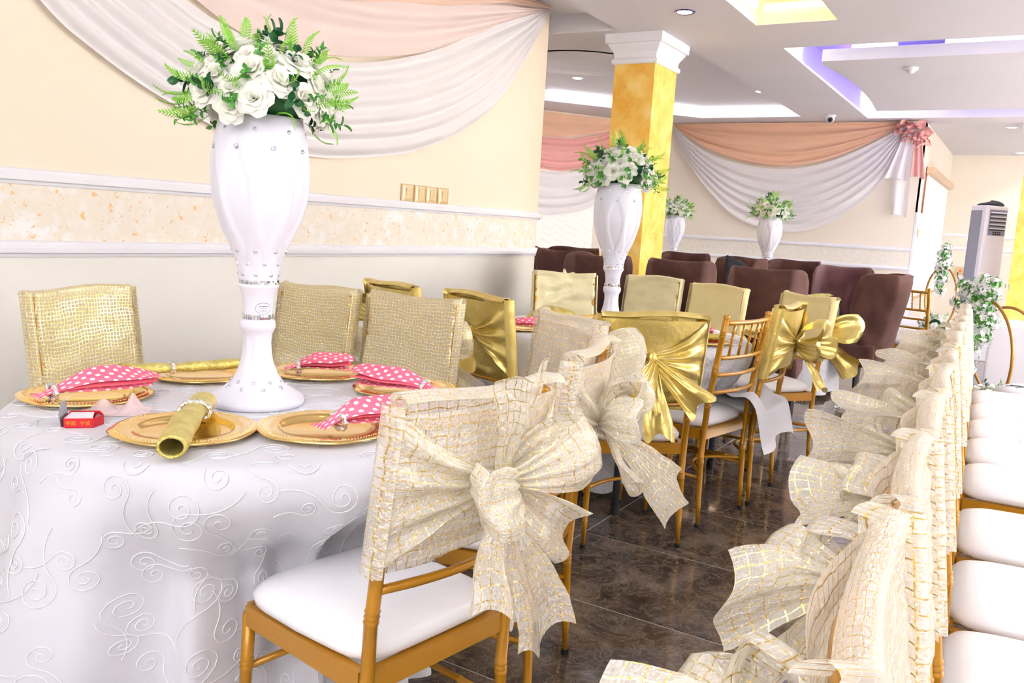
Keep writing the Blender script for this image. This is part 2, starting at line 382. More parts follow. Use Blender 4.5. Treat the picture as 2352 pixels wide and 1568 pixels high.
ce = struct(poly_with_holes('ceiling', [(-8, -3.2), (5, -3.2), (5, 18.2), (-8, 18.2)], [tray_warm, tray_violet, tray_white, tray_left], CZ, M['ceil']))
def recess(pts, d, m=M['ceil']):
    b = MB(); n = len(pts)
    b.add([(p[0], p[1], CZ) for p in pts] + [(p[0], p[1], CZ+d) for p in pts],
          [(i, (i+1) % n, n+(i+1) % n, n+i) for i in range(n)] + [tuple(range(n, 2*n))])
    return b.build('ceiling_recess', m, ce)
recess(tray_warm, .15); recess(tray_violet, .26); recess(tray_white, .14); recess(tray_left, .16)
def strip(a, b_, z, m, w=.03, h=.03):
    a = Vector((a[0], a[1], z)); c = Vector((b_[0], b_[1], z)); d = c-a
    return MB().box((a+c)/2, (d.length, w, h), math.atan2(d.y, d.x)).build('led_strip', m, ce)
strip((-1.54, 5.25), (-1.54, 7.15), 3.11, M['led_warm']); strip((-2.14, 5.25), (-2.14, 7.1), 3.125, M['led_warm'])
strip((-2.1, 7.17), (-1.56, 7.17), 3.125, M['led_warm'])
strip((-3.05, 12.52), (-4.45, 12.52), 3.105, M['led_white'], .03, .055); strip((-4.48, 12.5), (-6.02, 10.64), 3.105, M['led_white'], .03, .055)
# hanging panel inside the violet recess
inner = [(-1.96, 8.77), (1.4, 8.77), (1.4, 12.12), (-1.95, 12.12), (-1.9, 11.4), (-1.88, 10.85), (-1.87, 10.25), (-1.92, 9.47), (-1.98, 8.97)]
recalc(MB().prism(inner, CZ, CZ+.11).build('hanging_panel', M['ceil'], ce))
strip((-1.75, 8.95), (1.3, 8.95), 3.13, M['led_violet']); strip((-1.78, 9.0), (-1.78, 12.0), 3.13, M['led_violet']); strip((-1.75, 12.0), (1.3, 12.0), 3.13, M['led_violet'])
for a, b_ in (((-2.12, 8.2), (-2.12, 8.75)), ((-2.12, 12.2), (-2.12, 12.7)), ((-2.1, 12.76), (-1.2, 12.76))): strip(a, b_, 3.22, M['led_white'])
strip((-1.7, 8.8), (-1.3, 8.8), 3.13, M['led_white']); strip((-.9, 8.8), (.4, 8.8), 3.13, M['led_white'])
# round dropped ring in the white recess
MB().lathe([(.001, 3.035), (.60, 3.035), (.64, 3.02), (.66, 3.0), (.72, 3.0), (.78, 3.03), (.78, 3.14)], 48, (-4.35, 8.35, 0), capb=False).build('ceiling_ring', M['ceil'], ce, True)
# left wall: upper cream, frieze band, lower off-white
wl = struct(slab('wall_left', [(-4.15, -3), (-3.9, -3), (-3.9, 6.82), (-4.15, 6.82)], 0, 3.15, M['wall_cream']))
slab('wall_panel', [(-3.9, -3), (-3.894, -3), (-3.894, 6.8), (-3.9, 6.8)], 0, 1.0, M['wall_white'], wl)
slab('frieze_panel', [(-3.9, -3), (-3.893, -3), (-3.893, 6.81), (-3.9, 6.81)], 1.04, 1.34, M['frieze'], wl)
RAIL = [(0, -.035), (.016, -.035), (.02, -.022), (.034, -.016), (.036, .004), (.026, .018), (.022, .03), (.01, .036), (0, .036)]
def rail(name, p0, p1, nrm, z, k=1.0, cap=True):
    b = MB(); p0 = Vector(p0); p1 = Vector(p1); nrm = Vector(nrm); n = len(RAIL)
    ext = (p1-p0).normalized()*.03
    secs = [p0, p1]
    for p in secs: b.add([(p.x+nrm.x*o*k, p.y+nrm.y*o*k, z+h*k) for o, h in RAIL], [])
    b.f = []; b.mi = []
    for i in range(n): b.f.append((i, (i+1) % n, n+(i+1) % n, n+i)); b.mi.append(0)
    b.f += [tuple(range(n))[::-1], tuple(range(n, 2*n))]; b.mi += [0, 0]
    return struct(recalc(b.build(name, M['trim'])))
rail('trim_1', (-3.9, -3, 0), (-3.9, 6.86, 0), (1, 0, 0), 1.352)
rail('trim_2', (-3.9, -3, 0), (-3.9, 6.86, 0), (1, 0, 0), 1.028, 1.05)
rail('trim_3', (-4.15, 6.82, 0), (-3.87, 6.82, 0), (0, 1, 0), 1.352); rail('trim_4', (-4.15, 6.82, 0), (-3.87, 6.82, 0), (0, 1, 0), 1.028, 1.05)
# back wall, angled bay wall
wb = struct(slab('wall_back', [(-5.6, 13.15), (-1.46, 13.15), (-1.46, 13.4), (-5.6, 13.4)], 0, 3.0, M['wall_far']))
slab('frieze_panel', [(-5.5, 13.143), (-1.5, 13.143), (-1.5, 13.15), (-5.5, 13.15)], .97, 1.2, M['frieze_far'], wb)
rail('trim_5', (-5.5, 13.15, 0), (-1.46, 13.15, 0), (0, -1, 0), 1.235, .8); rail('trim_6', (-5.5, 13.15, 0), (-1.46, 13.15, 0), (0, -1, 0), .965, .8)
A1 = Vector((-5.39, 13.15)); A0 = Vector((-7.6, 9.88)); ad_ = (A0-A1).normalized(); an = Vector((-ad_.y, ad_.x))
if an.x < 0: an = -an
wa = struct(slab('wall_bay', [tuple(A1), tuple(A0), tuple(A0-an*.2), tuple(A1-an*.2)], 0, 3.0, M['wall_far']))
struct(slab('wall_far_left', [(-7.6, 6), (-7.6, 9.9), (-7.8, 9.9), (-7.8, 6)], 0, 3.0, M['wall_far']))
struct(slab('wall_return', [(-7.8, 5.8), (-4.15, 5.8), (-4.15, 6.0), (-7.8, 6.0)], 0, 3.15, M['wall_far']))
# corridor side wall, end wall, hidden right and front walls
ws = struct(slab('wall_side', [(-1.46, 13.15), (-1.46, 17.8), (-1.66, 17.8), (-1.66, 13.4)], 0, 3.0, M['wall_far']))
we = struct(slab('wall_end', [(-1.66, 17.8), (5, 17.8), (5, 18.0), (-1.66, 18.0)], 0, 3.0, M['wall_far']))
slab('frieze_panel', [(-1.46, 17.793), (2, 17.793), (2, 17.8), (-1.46, 17.8)], 1.33, 1.52, M['frieze_far'], we)
rail('trim_7', (-1.46, 17.8, 0), (3, 17.8, 0), (0, -1, 0), 1.545, .8); rail('trim_8', (-1.46, 17.8, 0), (3, 17.8, 0), (0, -1, 0), 1.305, .8)
struct(slab('wall_right', [(5, -3.2), (5.2, -3.2), (5.2, 18), (5, 18)], 0, 3.0, M['wall_white']))
struct(slab('wall_front', [(-4.15, -3.2), (5.2, -3.2), (5.2, -3.0), (-4.15, -3.0)], 0, 3.15, M['wall_white']))

# ------------------------------------------------------------------ chiavari chairs
def postpt(s, z):
    """rear post of the chair: splayed leg below the seat, leaning back above it"""
    if z < .43: t = z/.43; return Vector((s*(.2-.007*t), -.215+.02*t, z))
    t = (z-.43)/.515; return Vector((s*(.193+.007*t), -.195-.07*t, z))
def ring_post(fn, z0, z1, r0, rings, seg=10, tip=.72):
    """bamboo-style turned post with small rings"""
    zs = [z0]; rs = [r0*tip]
    z = z0
    marks = sorted(rings)
    for mz in marks:
        for k in range(3):
            c = mz + (k-1)*.011
            zs += [c-.0045, c, c+.0045]; rs += [r0*.93, r0*1.08, r0*.93]
    zs.append(z1); rs.append(r0)
    def rad(z, r): return r*(tip + (1-tip)*ss(z0, z0+.25, z)) if z0 < .1 else r
    return [fn(z) for z in zs], [rad(z, r) for z, r in zip(zs, rs)]
def frame_parts(root, spindles=5):
    for s in (-1, 1):
        p, r = ring_post(lambda z: postpt(s, z), .012, .92, .0145, [.10, .30, .55, .70, .86])
        p += [postpt(s, .927), postpt(s, .938), postpt(s, .945)]; r += [.012, .0165, .006]
        b = MB().tube(p, r, 10); o = b.build('post', M['gold_paint'], root, True)
        MB().tube([postpt(s, 0), postpt(s, .014)], .0125, 10).build('rubber_tip', M['black'], o)
        leg = lambda z: Vector((s*(.2-.012*min(1, z/.42)), .2-.012*min(1, z/.42), z))
        p, r = ring_post(leg, .012, .415, .0145, [.10, .30])
        o = MB().tube(p, r, 10).build('leg', M['gold_paint'], root, True)
        MB().tube([leg(0), leg(.014)], .0125, 10).build('rubber_tip', M['black'], o)
    # seat frame
    b = MB()
    for a, c, w in (((-.195, -.195), (.195, -.195), .045), ((-.19, .185), (.19, .185), .045), ((-.193, -.19), (-.19, .185), .045), ((.193, -.19), (.19, .185), .045)):
        a = Vector((a[0], a[1], .412)); c = Vector((c[0], c[1], .412)); d = c-a
        b.box((a+c)/2, (d.length, .022, w), math.atan2(d.y, d.x))
    b.build('seat_frame', M['gold_paint'], root)
    # padded seat
    def seat(u, v):
        a = u*2*PI; k = (abs(math.cos(a))**(2/5.5), abs(math.sin(a))**(2/5.5))
        x = math.copysign(k[0], math.cos(a)); y = math.copysign(k[1], math.sin(a))
        wx = .206 - .006*(y < 0)
        prof = [(0, .062), (.55, .061), (.8, .056), (.93, .044), (1.0, .026), (.985, .008), (.93, 0), (0, 0)]
        k, z = prof[int(round(v*7))]
        return (x*k*wx, .005+y*k*.205, .436+z)
    MB().grid(seat, 40, 7).build('seat', M['vinyl'], root, True)
    # back rails, bowed to the rear
    def rail_(z, r):
        a = postpt(-1, z); c = postpt(1, z)
        pts = [a.lerp(c, t) + Vector((0, -.028*math.sin(PI*t), 0)) for t in [i/10 for i in range(11)]]
        MB().tube(pts, [r*(1.05 if i in (2, 8) else 1) for i in range(11)], 8).build('rail', M['gold_paint'], root, True)
    for z, r in ((.908, .011), (.755, .010), (.678, .0095), (.60, .0095)): rail_(z, r)
    for i in range(spindles):
        t = (i+1)/(spindles+1)
        a = postpt(-1, .755).lerp(postpt(1, .755), t) + Vector((0, -.028*math.sin(PI*t), 0))
        c = postpt(-1, .908).lerp(postpt(1, .908), t) + Vector((0, -.028*math.sin(PI*t), 0))
        ks = [0, .3, .34, .38, .48, .52, .56, .68, .72, .76, 1]; rr = [.007, .0055, .0085, .0055, .0055, .0085, .0055, .0055, .0085, .0055, .007]
        MB().tube([a.lerp(c, k) for k in ks], rr, 7).build('spindle', M['gold_paint'], root, True)
    # stretchers
    for s in (-1, 1):
        a = postpt(s, .22); c = Vector((s*.192, .19, .22))
        MB().tube([a, a.lerp(c, .3), a.lerp(c, .31), a.lerp(c, .33), c], [.008, .008, .0105, .008, .008], 8).build('stretcher', M['gold_paint'], root, True)
    MB().tube([(-.19, .19, .29), (.19, .19, .29)], .008, 8).build('stretcher', M['gold_paint'], root, True)
    a = Vector((-.196, -.2, .245)); c = Vector((.196, -.2, .245))
    MB().tube([a.lerp(c, t) + Vector((0, .13*math.sin(PI*t), 0)) for t in [i/10 for i in range(11)]], .0085, 8).build('stretcher', M['gold_paint'], root, True)
PROTO = thing('banquet_chair', 'x', 'chair'); frame_parts(PROTO)
def chair(x, y, fwd, label, group=None):
    return dup(PROTO, (x, y, 0), math.radians(fwd-90), label, group)
# ---- sashes: a sleeve over the top of the back, gathered to a knot behind, with fans of cloth out of the knot
def nz(p, s, a): return noise.noise(Vector(p)*s)*a
def yb(z): return -.195-.07*(z-.43)/.515
def sash(root, material, rnd, kx=0, kz=.765, fans=(), front_low=.6, wrinkle=.006, knot=True, gather=True, backflat=False):
    rg = random.Random(rnd); off = rg.random()*50
    b = MB(); wd = .216
    # front panel, over the top edge and down the first centimetres of the rear
    prof = [(-.0, 0), (.0, .2), (0, .4), (0, .6), (0, .8), (0, .95), (.0, 1.0)]
    def front(u, v):
        x = (u*2-1)*wd
        zt = .957 - .006*math.cos(x*14+off) ; z0 = front_low + .012*math.sin(x*11+off)
        if v < .7:
            z = z0 + (zt-z0)*(v/.7); y = yb(z) + .019 - .028*(1-(2*u-1)**2)*.55
            y += nz((x+off, z*2.2, 0), 9, wrinkle) + nz((x*.6+off, z*5, 3), 14, wrinkle*.6)
        else:
            k = (v-.7)/.3; a = k*PI*.9
            z = zt + .012*math.sin(a) - (.02*max(0, k-.5)); y = yb(.92) + .019*math.cos(a) - .012*(1-(2*u-1)**2)
        e = max(0, abs(2*u-1)-.93)/.07
        if e > 0: y -= .03*e*e
        return (x, y, z)
    b.grid(front, 30, 24, lambda u, v: (u*.44+off, v*.45))
    if gather:
        b.grid(lambda u, v: ((u*2-1)*wd, yb(.66+.28*v) - .024 - .03*(1-(2*u-1)**2) + nz(((u*2-1)*wd+off, v, 8), 6, wrinkle*.6), .66+.28*v), 20, 8, lambda u, v: (off+u*.44, v*.28))
        for s in (-1, 1):
            def gat(t, v):
                zl = front_low + .03 + (.945-front_low-.03)*v
                p0 = Vector((s*wd, yb(zl) - .026, zl)); k = Vector((kx + s*.012, yb(kz) - .062, kz + (v-.5)*.045))
                q = p0.lerp(k, t)
                sag = -.035*math.sin(PI*t)*(v-.5)*1.2
                q.z += sag
                fold = math.sin(v*2*PI*3.5 + off + 2*t + s)*.011*math.sin(PI*min(1, t*.85+.1))
                q.y += -.018*math.sin(PI*t) + fold + nz((q.x*3+off, q.z*3, 5), 7, .007)
                return q
            b.grid(gat, 16, 30, lambda u, v: (off+u*.24, v*.3))
            # side wrap that closes the sleeve round the post
            def wrap(u, v):
                z = front_low + .01 + (.957-front_low-.01)*v; a = u*PI
                return (s*(wd + .012*math.sin(a)), yb(z) - .006 + .029*math.cos(a), z)
            b.grid(wrap, 6, 10, lambda u, v: (off+u*.05, v*.33))
    else:
        def rear(u, v):
            x = (u*2-1)*wd; z = front_low+.02 + (.945-front_low-.02)*v
            return (x, yb(z) - .024 - .03*(1-(2*u-1)**2) + nz((x+off, z*3, 8), 9, wrinkle), z)
        b.grid(rear, 20, 10, lambda u, v: (off+u*.44, v*.33))
        for s in (-1, 1):
            def wrap(u, v):
                z = front_low + .01 + (.957-front_low-.01)*v; a = u*PI
                return (s*(wd + .012*math.sin(a)), yb(z) - .004 + .027*math.cos(a), z)
            b.grid(wrap, 6, 10, lambda u, v: (off+u*.05, v*.33))
    cov = b.build('sash', material, root, True)
    K = Vector((kx, yb(kz) - .07, kz))
    for f in fans: cov_fan(cov, material, K, rg, *f)
    if knot:
        kb = MB()
        def kn(u, v):
            a = u*2*PI; c = (v-.5)*PI
            r = .021*(1+.18*math.sin(a*5+off))
            return K + Vector((r*.8*math.cos(a)*math.cos(c), -.002+r*.8*math.sin(a)*math.cos(c), .03*math.sin(c)))
        kb.grid(kn, 20, 8, lambda u, v: (off+u*.12, v*.08)); kb.build('knot', material, cov, True)
    return cov
def cov_fan(cov, material, K, rg, d, L, Wd, kind='tail', n=2.5, droop=.0, side=None):
    """one piece of cloth leaving the knot: 'loop' folds back on itself, 'tail' has a free end"""
    d = Vector(d).normalized(); off = rg.random()*60; ph = rg.random()*6
    nrm = Vector((0, -1, 0)) if side is None else Vector(side)
    wdir = d.cross(nrm)
    if wdir.length < .2: wdir = d.cross(Vector((0, 0, 1)))
    wdir.normalize(); nrm = wdir.cross(d).normalized()
    b = MB()
    def pt(t, v, lay):
        w = .018 + (Wd/2-.018)*(ss(0, 1, t)*.6+.4*t)
        if kind == 'loop': w *= (1 - .22*max(0, t-.72)/.28)
        c = (v-.5)*2
        p = K + d*(L*t) + wdir*(c*w)
        pl = math.sin(c*PI*(n+1.5) + ph)*.013*math.exp(-2.4*t)*min(1, t*7) + math.sin(c*PI*(1.1 if kind == 'tail' else .7) + ph)*.020*t
        bul = (.040*math.sin(PI*min(1, t*1.0))**.8 if kind == 'loop' else 0)*lay
        p += nrm*(pl + bul + .02*t)
        p += d*(L*.06*t*math.cos(c*4+ph)) if kind == 'tail' else d*(-L*.10*t*c*c)
        p.z -= droop*t*t
        q = p*5 + Vector((off, 0, 0)); p += nrm*(nz(q, 1.6, .026*t) + nz(q, 4.5, .010*t)) + wdir*nz(q+Vector((9, 0, 0)), 1.3, .02*t)
        return p
    if kind == 'loop':
        def loop(u, v):
            t = u*2 if u < .5 else 2-u*2
            return pt(t, v, 1 if u < .5 else -1)
        b.grid(loop, 24, 18, lambda u, v: (off+u*2*L, v*Wd*1.3))
    else:
        b.grid(lambda u, v: pt(u, v, 0), 16, 18, lambda u, v: (off+u*L, v*Wd*1.3))
    b.build('bow_loop' if kind == 'loop' else 'bow_tail', material, cov, True)

LT, LG, SG, SP, SPL = M['lattice'], M['lattice_gold'], M['satin_gold'], M['satin_pale'], M['satin_plain']
# --- the near round table's right-hand side
c = chair(-1.12, 1.36, 171, 'nearest gold chair, white seat in front of the near table, big lattice bow')
sash(c, LT, 3, .03, .79, [((-.15, -.25, 1), .23, .14, 'tail', 1.5), ((-.85, -.45, -.05), .17, .16, 'loop'), ((.9, -.4, .35), .2, .17, 'loop'), ((-.42, -.3, -.8), .24, .14, 'tail', 2, .02), ((.12, -.25, -1), .33, .15, 'tail', 2), ((.75, -.2, -.75), .21, .13, 'tail', 2)], .63)
c = chair(-1.215, 1.93, 193.5, 'gold chair right behind the nearest one, its lattice bow hanging over the aisle')
sash(c, LT, 5, .0, .765, [((.25, -.5, .75), .17, .2, 'loop'), ((-.6, -.8, .35), .15, .15, 'loop'), ((.35, -.75, -.75), .29, .24, 'tail', 2.5, .02), ((-.3, -.5, -.8), .2, .12, 'tail')], .64)
c = chair(-1.51, 2.43, -124, 'gold chair turned toward the near table, flat lattice panel with bow to its right')
sash(c, LT, 8, .0, .78, [((-.95, -.5, .35), .27, .24, 'loop'), ((-.9, -.55, -.5), .25, .16, 'tail', 2, .05), ((-.55, -.5, -1), .32, .12, 'tail', 2), ((.8, -.5, .2), .18, .15, 'loop')], .60)
# --- chairs along the left wall side of the near table
c = chair(-2.53, 1.79, 10, 'gold chair at the far left with a gold mesh cover on its back')
sash(c, LG, 11, 0, .77, [((.8, -.5, .2), .12, .12, 'loop'), ((-.8, -.5, .2), .14, .12, 'loop'), ((0, -.4, -1), .2, .1, 'tail')], .60)
c = chair(-2.545, 2.36, -92, 'gold mesh covered chair just right of the tall near vase')
sash(c, LG, 12, 0, .77, [((-.9, -.5, -.2), .2, .16, 'tail', 2, .03), ((.8, -.5, .2), .14, .12, 'loop'), ((-.55, -.4, -1), .26, .13, 'tail')], .60)
c = chair(-2.045, 2.40, -87, 'gold mesh covered chair second right of the tall near vase, back tilted')
sash(c, lattice('lattice_pale_mesh', rgb(243, 235, 208), (rgb(222, 196, 104), rgb(250, 236, 164)), .26, .0145, .0010), 13, 0, .77, [((-.95, -.5, .15), .22, .18, 'loop'), ((-.8, -.4, -.7), .28, .16, 'tail', 2, .02), ((.7, -.5, -.2), .14, .12, 'loop')], .60)
# --- the second table
c = chair(-2.46, 3.38, 70, 'gold chair against the wall with shiny gold satin sash, bow sticking out left')
sash(c, SG, 21, 0, .79, [((-1, -.35, .35), .22, .13, 'loop'), ((.6, -.5, -.6), .16, .12, 'tail')], .62, .004)
c = chair(-1.935, 3.32, 71, 'gold chair with crumpled gold satin sash, its back to the near table')
sash(c, SG, 22, .02, .80, [((-.7, -.5, -.3), .16, .12, 'tail'), ((.4, -.4, -1), .2, .16, 'tail')], .60, .01)
c = chair(-1.385, 3.267, 131, 'gold chair in the middle with wide gold satin bow, back turned to the camera')
sash(c, SG, 23, -.01, .79, [((-.55, -.45, -.75), .2, .12, 'loop', 1.5), ((.05, -.3, -1), .3, .13, 'tail', 1.5), ((.8, -.3, -.75), .26, .13, 'tail', 2), ((-.2, -.5, -.9), .22, .1, 'tail')], .58, .012)
c = chair(-1.285, 3.76, 169.5, 'bare gold spindle-back chair without any sash beside the second table')
c = chair(-1.235, 4.204, 179.2, 'gold chair seen edge-on with loose gold satin bow, right of the bare chair')
sash(c, SG, 25, .05, .78, [((-.1, -.65, .6), .18, .14, 'loop'), ((.55, -.8, -.1), .2, .14, 'loop'), ((.1, -.5, -.9), .26, .12, 'tail'), ((-.5, -.6, -.2), .14, .12, 'loop')], .61, .006)
c = chair(-1.23, 4.86, -128, 'gold chair facing the camera with plain gold satin panel, its bow flaring right')
sash(c, SPL, 26, 0, .75, [], .62, .0015, knot=True, gather=False)
cv = [k for k in c.children if k.name.startswith('sash')][0]
for f in (((-.95, -.5, .2), .27, .2, 'loop'), ((-.85, -.4, -.7), .3, .16, 'tail', 2, .03)): cov_fan(cv, SG, Vector((-.05, yb(.76)-.05, .76)), random.Random(4), *f)
GB = 'satin covered chairs behind the second table'
c = chair(-2.50, 4.90, -50, 'satin covered chair beyond the second table, left of the middle vase, crumpled pale panel', GB)
sash(c, SP, 31, 0, .8, [((-.3, -.5, .9), .2, .08, 'tail'), ((.7, -.5, 0), .13, .12, 'loop')], .60, .012, gather=False)
c = chair(-2.27, 5.35, -98, 'satin covered chair beyond the second table, right of the middle vase', GB)
sash(c, SP, 32, 0, .8, [((-.3, -.5, .8), .15, .1, 'loop'), ((-.7, -.5, -.9), .24, .1, 'tail')], .61, .010, gather=False)
c = chair(-1.76, 5.02, -112, 'satin covered chair with smooth plain panel in front of the large brown chairs', GB)
sash(c, SPL, 33, 0, .75, [((-.9, -.5, -.25), .25, .12, 'tail'), ((-.6, -.4, -.8), .22, .1, 'tail'), ((.5, -.3, -1), .2, .1, 'tail')], .62, .0015, gather=False)
# --- row of chairs along the right edge
RW = 'row of lattice sashed chairs along the right edge'
ordn = ['nearest', 'second', 'third', 'fourth', 'fifth', 'sixth', 'seventh', 'eighth', 'ninth', 'tenth']
rowy = [.85, 1.33, 1.80, 2.27, 2.78, 3.42, 3.91, 4.38, 4.86, 5.34]
for i, y in enumerate(rowy):
    c = chair(.212-.04*y, y, 4, ordn[i] + ' gold chair of the right-hand row, counted from the camera, lattice bow', RW)
    rg = random.Random(90+i)
    fans = [((rg.uniform(.25, .5), -1, rg.uniform(.0, .3)), (rg.uniform(.18, .21) if i < 3 else rg.uniform(.23, .3)), rg.uniform(.17, .21), 'tail', 2.5, rg.uniform(.02, .06), (1, 0, 0) if i % 2 else (.6, 0, 1)),
            ((rg.uniform(-.5, -.3), -1, rg.uniform(-.15, .2)), rg.uniform(.14, .17), rg.uniform(.12, .15), 'loop', 2, .02, (1, 0, .3)),
            ((rg.uniform(-.4, .4), -.55, -1), rg.uniform(.24, .3), .13, 'tail', 2.2, .01),
            ((rg.uniform(-.5, .5), -.5, .7), rg.uniform(.10, .13), .12, 'loop', 2)]
    sash(c, LT, 50+i, 0, .77, fans, .61)
c = chair(-.74, 8.12, 62, 'bare gold spindle chair in the distance, right of the brown wing chairs')

for k in list(PROTO.children):
    for q in list(k.children): bpy.data.objects.remove(q)
    bpy.data.objects.remove(k)
bpy.data.objects.remove(PROTO)

# ------------------------------------------------------------------ tables and cloths
def table(name, label, cx, cy, R, legs, zt=.745):
    t = thing(name, label, 'table', (cx, cy, 0))
    MB().lathe([(0, zt-.03), (R-.03, zt-.03), (R-.022, zt-.02), (R-.022, zt-.004), (R-.03, zt), (0, zt)], 48, capb=False).build('tabletop', M['dark_wood'], t)
    for lx, ly in legs:
        l = MB().tube([(lx-cx, ly-cy, .02), (lx-cx, ly-cy, zt-.03)], .017, 10).build('leg', M['grey_metal'], t, True)
        MB().tube([(lx-cx, ly-cy, 0), (lx-cx, ly-cy, .05)], .021, 10).build('leg_foot', M['black'], l)
    return t
def cloth_fn(R, zt, hem, folds, amp, flare, grow=.35, dents=()):
    def P(th, s):
        """th angle, s arc length from the centre"""
        if s < R-.03: return Vector((s*math.cos(th), s*math.sin(th), zt))
        d = s-(R-.03)
        rho = .035; arc = rho*PI/2
        if d < arc:
            a = d/rho; r = R-.03 + rho*math.sin(a); z = zt - rho*(1-math.cos(a)); k = 0
        else:
            k = d-arc; r = R+.005; z = zt - rho - k
        f = sum(a_*(.5-.5*math.cos(n*th+p))**1.6 for n, a_, p in folds)
        g = (1-math.exp(-k/grow))
        r += g*amp*f + flare*k
        for c_, w_, d_ in dents:
            da = (math.degrees(th)-c_+180) % 360 - 180
            r -= d_*math.exp(-abs(da/w_)**2.6)*ss(.02, .26, k)
        z = zt-.0 if d <= 0 else z
        return Vector((r*math.cos(th), r*math.sin(th), z))
    return P
def scrolls(P, R, hem, rnd, cell=.16, top=True, skirt=True, rad=.0011, arcr=(0, 2*PI), jit=.03):
    """raised embroidered curls laid on the cloth surface"""
    rg = random.Random(rnd); b = MB(); rows = []
    def curl(u0, v0, mapper, size, rot, hand):
        pts = []
        n = 26; turns = rg.uniform(1.5, 2.1)
        for i in range(n):
            t = i/(n-1); r = size*(.12+.88*t); a = rot + hand*turns*2*PI*t
            pts.append((u0 + r*math.cos(a), v0 + r*math.sin(a)))
        # tail: continues off the outer turn and bends the other way
        a = rot + hand*turns*2*PI; dx, dy = -math.sin(a)*hand, math.cos(a)*hand
        x, y = pts[-1]; ang = math.atan2(dy, dx)
        for i in range(9):
            ang -= hand*.13; x += math.cos(ang)*size*.33; y += math.sin(ang)*size*.33; pts.append((x, y))
        q = [mapper(u, v) for u, v in pts]
        seg = []
        for p in q:
            if p is None:
                if len(seg) > 4: b.tube(seg, rad, 4, cap=False)
                seg = []
            else: seg.append(p)
        if len(seg) > 4: b.tube(seg, rad, 4, cap=False)
    e = .0012
    def mskirt(u, v):
        th = u/R
        if not (arcr[0] <= th <= arcr[1]): return None
        if v < .01 or R-.03+v > hem(th)-.005: return None
        p = P(th, R-.03+v); return p + Vector((math.cos(th)*e, math.sin(th)*e, e if v < .06 else 0))
    def mtop(u, v):
        if u*u+v*v > (R-.02)**2: return None
        return Vector((u, v, P(0, 0).z + e))
    if skirt:
        u = arcr[0]*R
        col = 0
        while u < arcr[1]*R:
            v = .03 + (col % 2)*cell*.5
            while v < .75:
                curl(u+rg.uniform(-jit, jit), v+rg.uniform(-jit, jit), mskirt, rg.uniform(.018, .04), rg.random()*6.3, rg.choice((-1, 1)))
                v += cell*rg.uniform(.75, 1.0)
            u += cell*.78; col += 1
    if top:
        x = -R
        while x < R:
            y = -R
            while y < R:
                curl(x+rg.uniform(-jit, jit), y+rg.uniform(-jit, jit), mtop, rg.uniform(.018, .04), rg.random()*6.3, rg.choice((-1, 1))); y += cell
            x += cell
    return b
def tablecloth(label, cx, cy, R, zt, hem, folds, amp, flare, seed=0, dents=(), emb=True, seg=240, rows=34, arcr=(0, 2*PI), cell=.16):
    P = cloth_fn(R, zt, hem, folds, amp, flare, .35, dents)
    def surf(u, v):
        th = u*2*PI
        H = hem(th)
        s = v/.3*(R-.03) if v < .3 else (R-.03) + (H-(R-.03))*((v-.3)/.7)
        p = P(th, s); k = max(0, s-R)
        q = Vector((math.cos(th)*1.2, math.sin(th)*1.2, s*1.0+seed))
        p += Vector((math.cos(th), math.sin(th), 0))*(noise.noise(q*2.2)*.014*min(1, k*5))
        return p
    b = MB(); b.grid(surf, seg, rows+12)
    # keep the fabric's double side: a hem thickness is not visible
    t = b.build('tablecloth', M['tablecloth'], None, True); t.location = (cx, cy, 0)
    tag(t, label, 'tablecloth', None)
    if emb:
        def P2(th, s):
            p = P(th, s); k = max(0, s-R)
            q = Vector((math.cos(th)*1.2, math.sin(th)*1.2, s+seed)); return p + Vector((math.cos(th), math.sin(th), 0))*(noise.noise(q*2.2)*.014*min(1, k*5))
        stuff(scrolls(P2, R, hem, seed+3, cell, arcr=arcr).build('embroidery', M['cord'], t, True))
    return t
T1 = (-1.7055, 1.5473); R1 = .60; ZT = .76
table('round_table', 'large round banquet table hidden beneath the near white cloth', T1[0], T1[1], R1-.01, [(T1[0]+x, T1[1]+y) for x, y in ((.0, .2), (-.3, .2), (-.05, -.2), (-.3, -.15))], .752)
tablecloth('white scroll embroidered cloth reaching the floor on the nearest round table', T1[0], T1[1], R1, ZT, lambda th: R1 + .66 + .03*math.sin(3*th),
           [(7, .5, .6), (13, .7, 2.2), (23, .5, .4), (5, .35, 4.0)], .11, .05, 1, dents=((-16, 46, .30), (50, 26, .22)), cell=.105)
T2 = (-1.78, 4.0); R2 = .68
table('round_table', 'round table with grey legs under the middle white cloth', T2[0], T2[1], R2-.01, [(-1.466, 3.435), (-1.37, 4.482), (-2.1, 3.55), (-2.1, 4.45)], .752)
def hem2(th):
    a = math.degrees(th) % 360
    base = R2 + .38
    for c, w, k in ((-62 % 360, 16, .26), (20, 24, .02), (-90 % 360, 20, .30), (-150 % 360, 22, .3), (120, 24, .25)):
        d = min(abs(a-c), 360-abs(a-c)); base += k*math.exp(-(d/w)**2)
    return base
tablecloth('white scroll embroidered cloth with a hanging corner on the middle round table', T2[0], T2[1], R2, ZT, hem2,
           [(6, .5, 1.0), (9, .6, .3), (14, .3, 2.0)], .07, -.10, 2, dents=((-62, 22, .12), (-15, 18, .15), (15, 16, .12)), cell=.11)
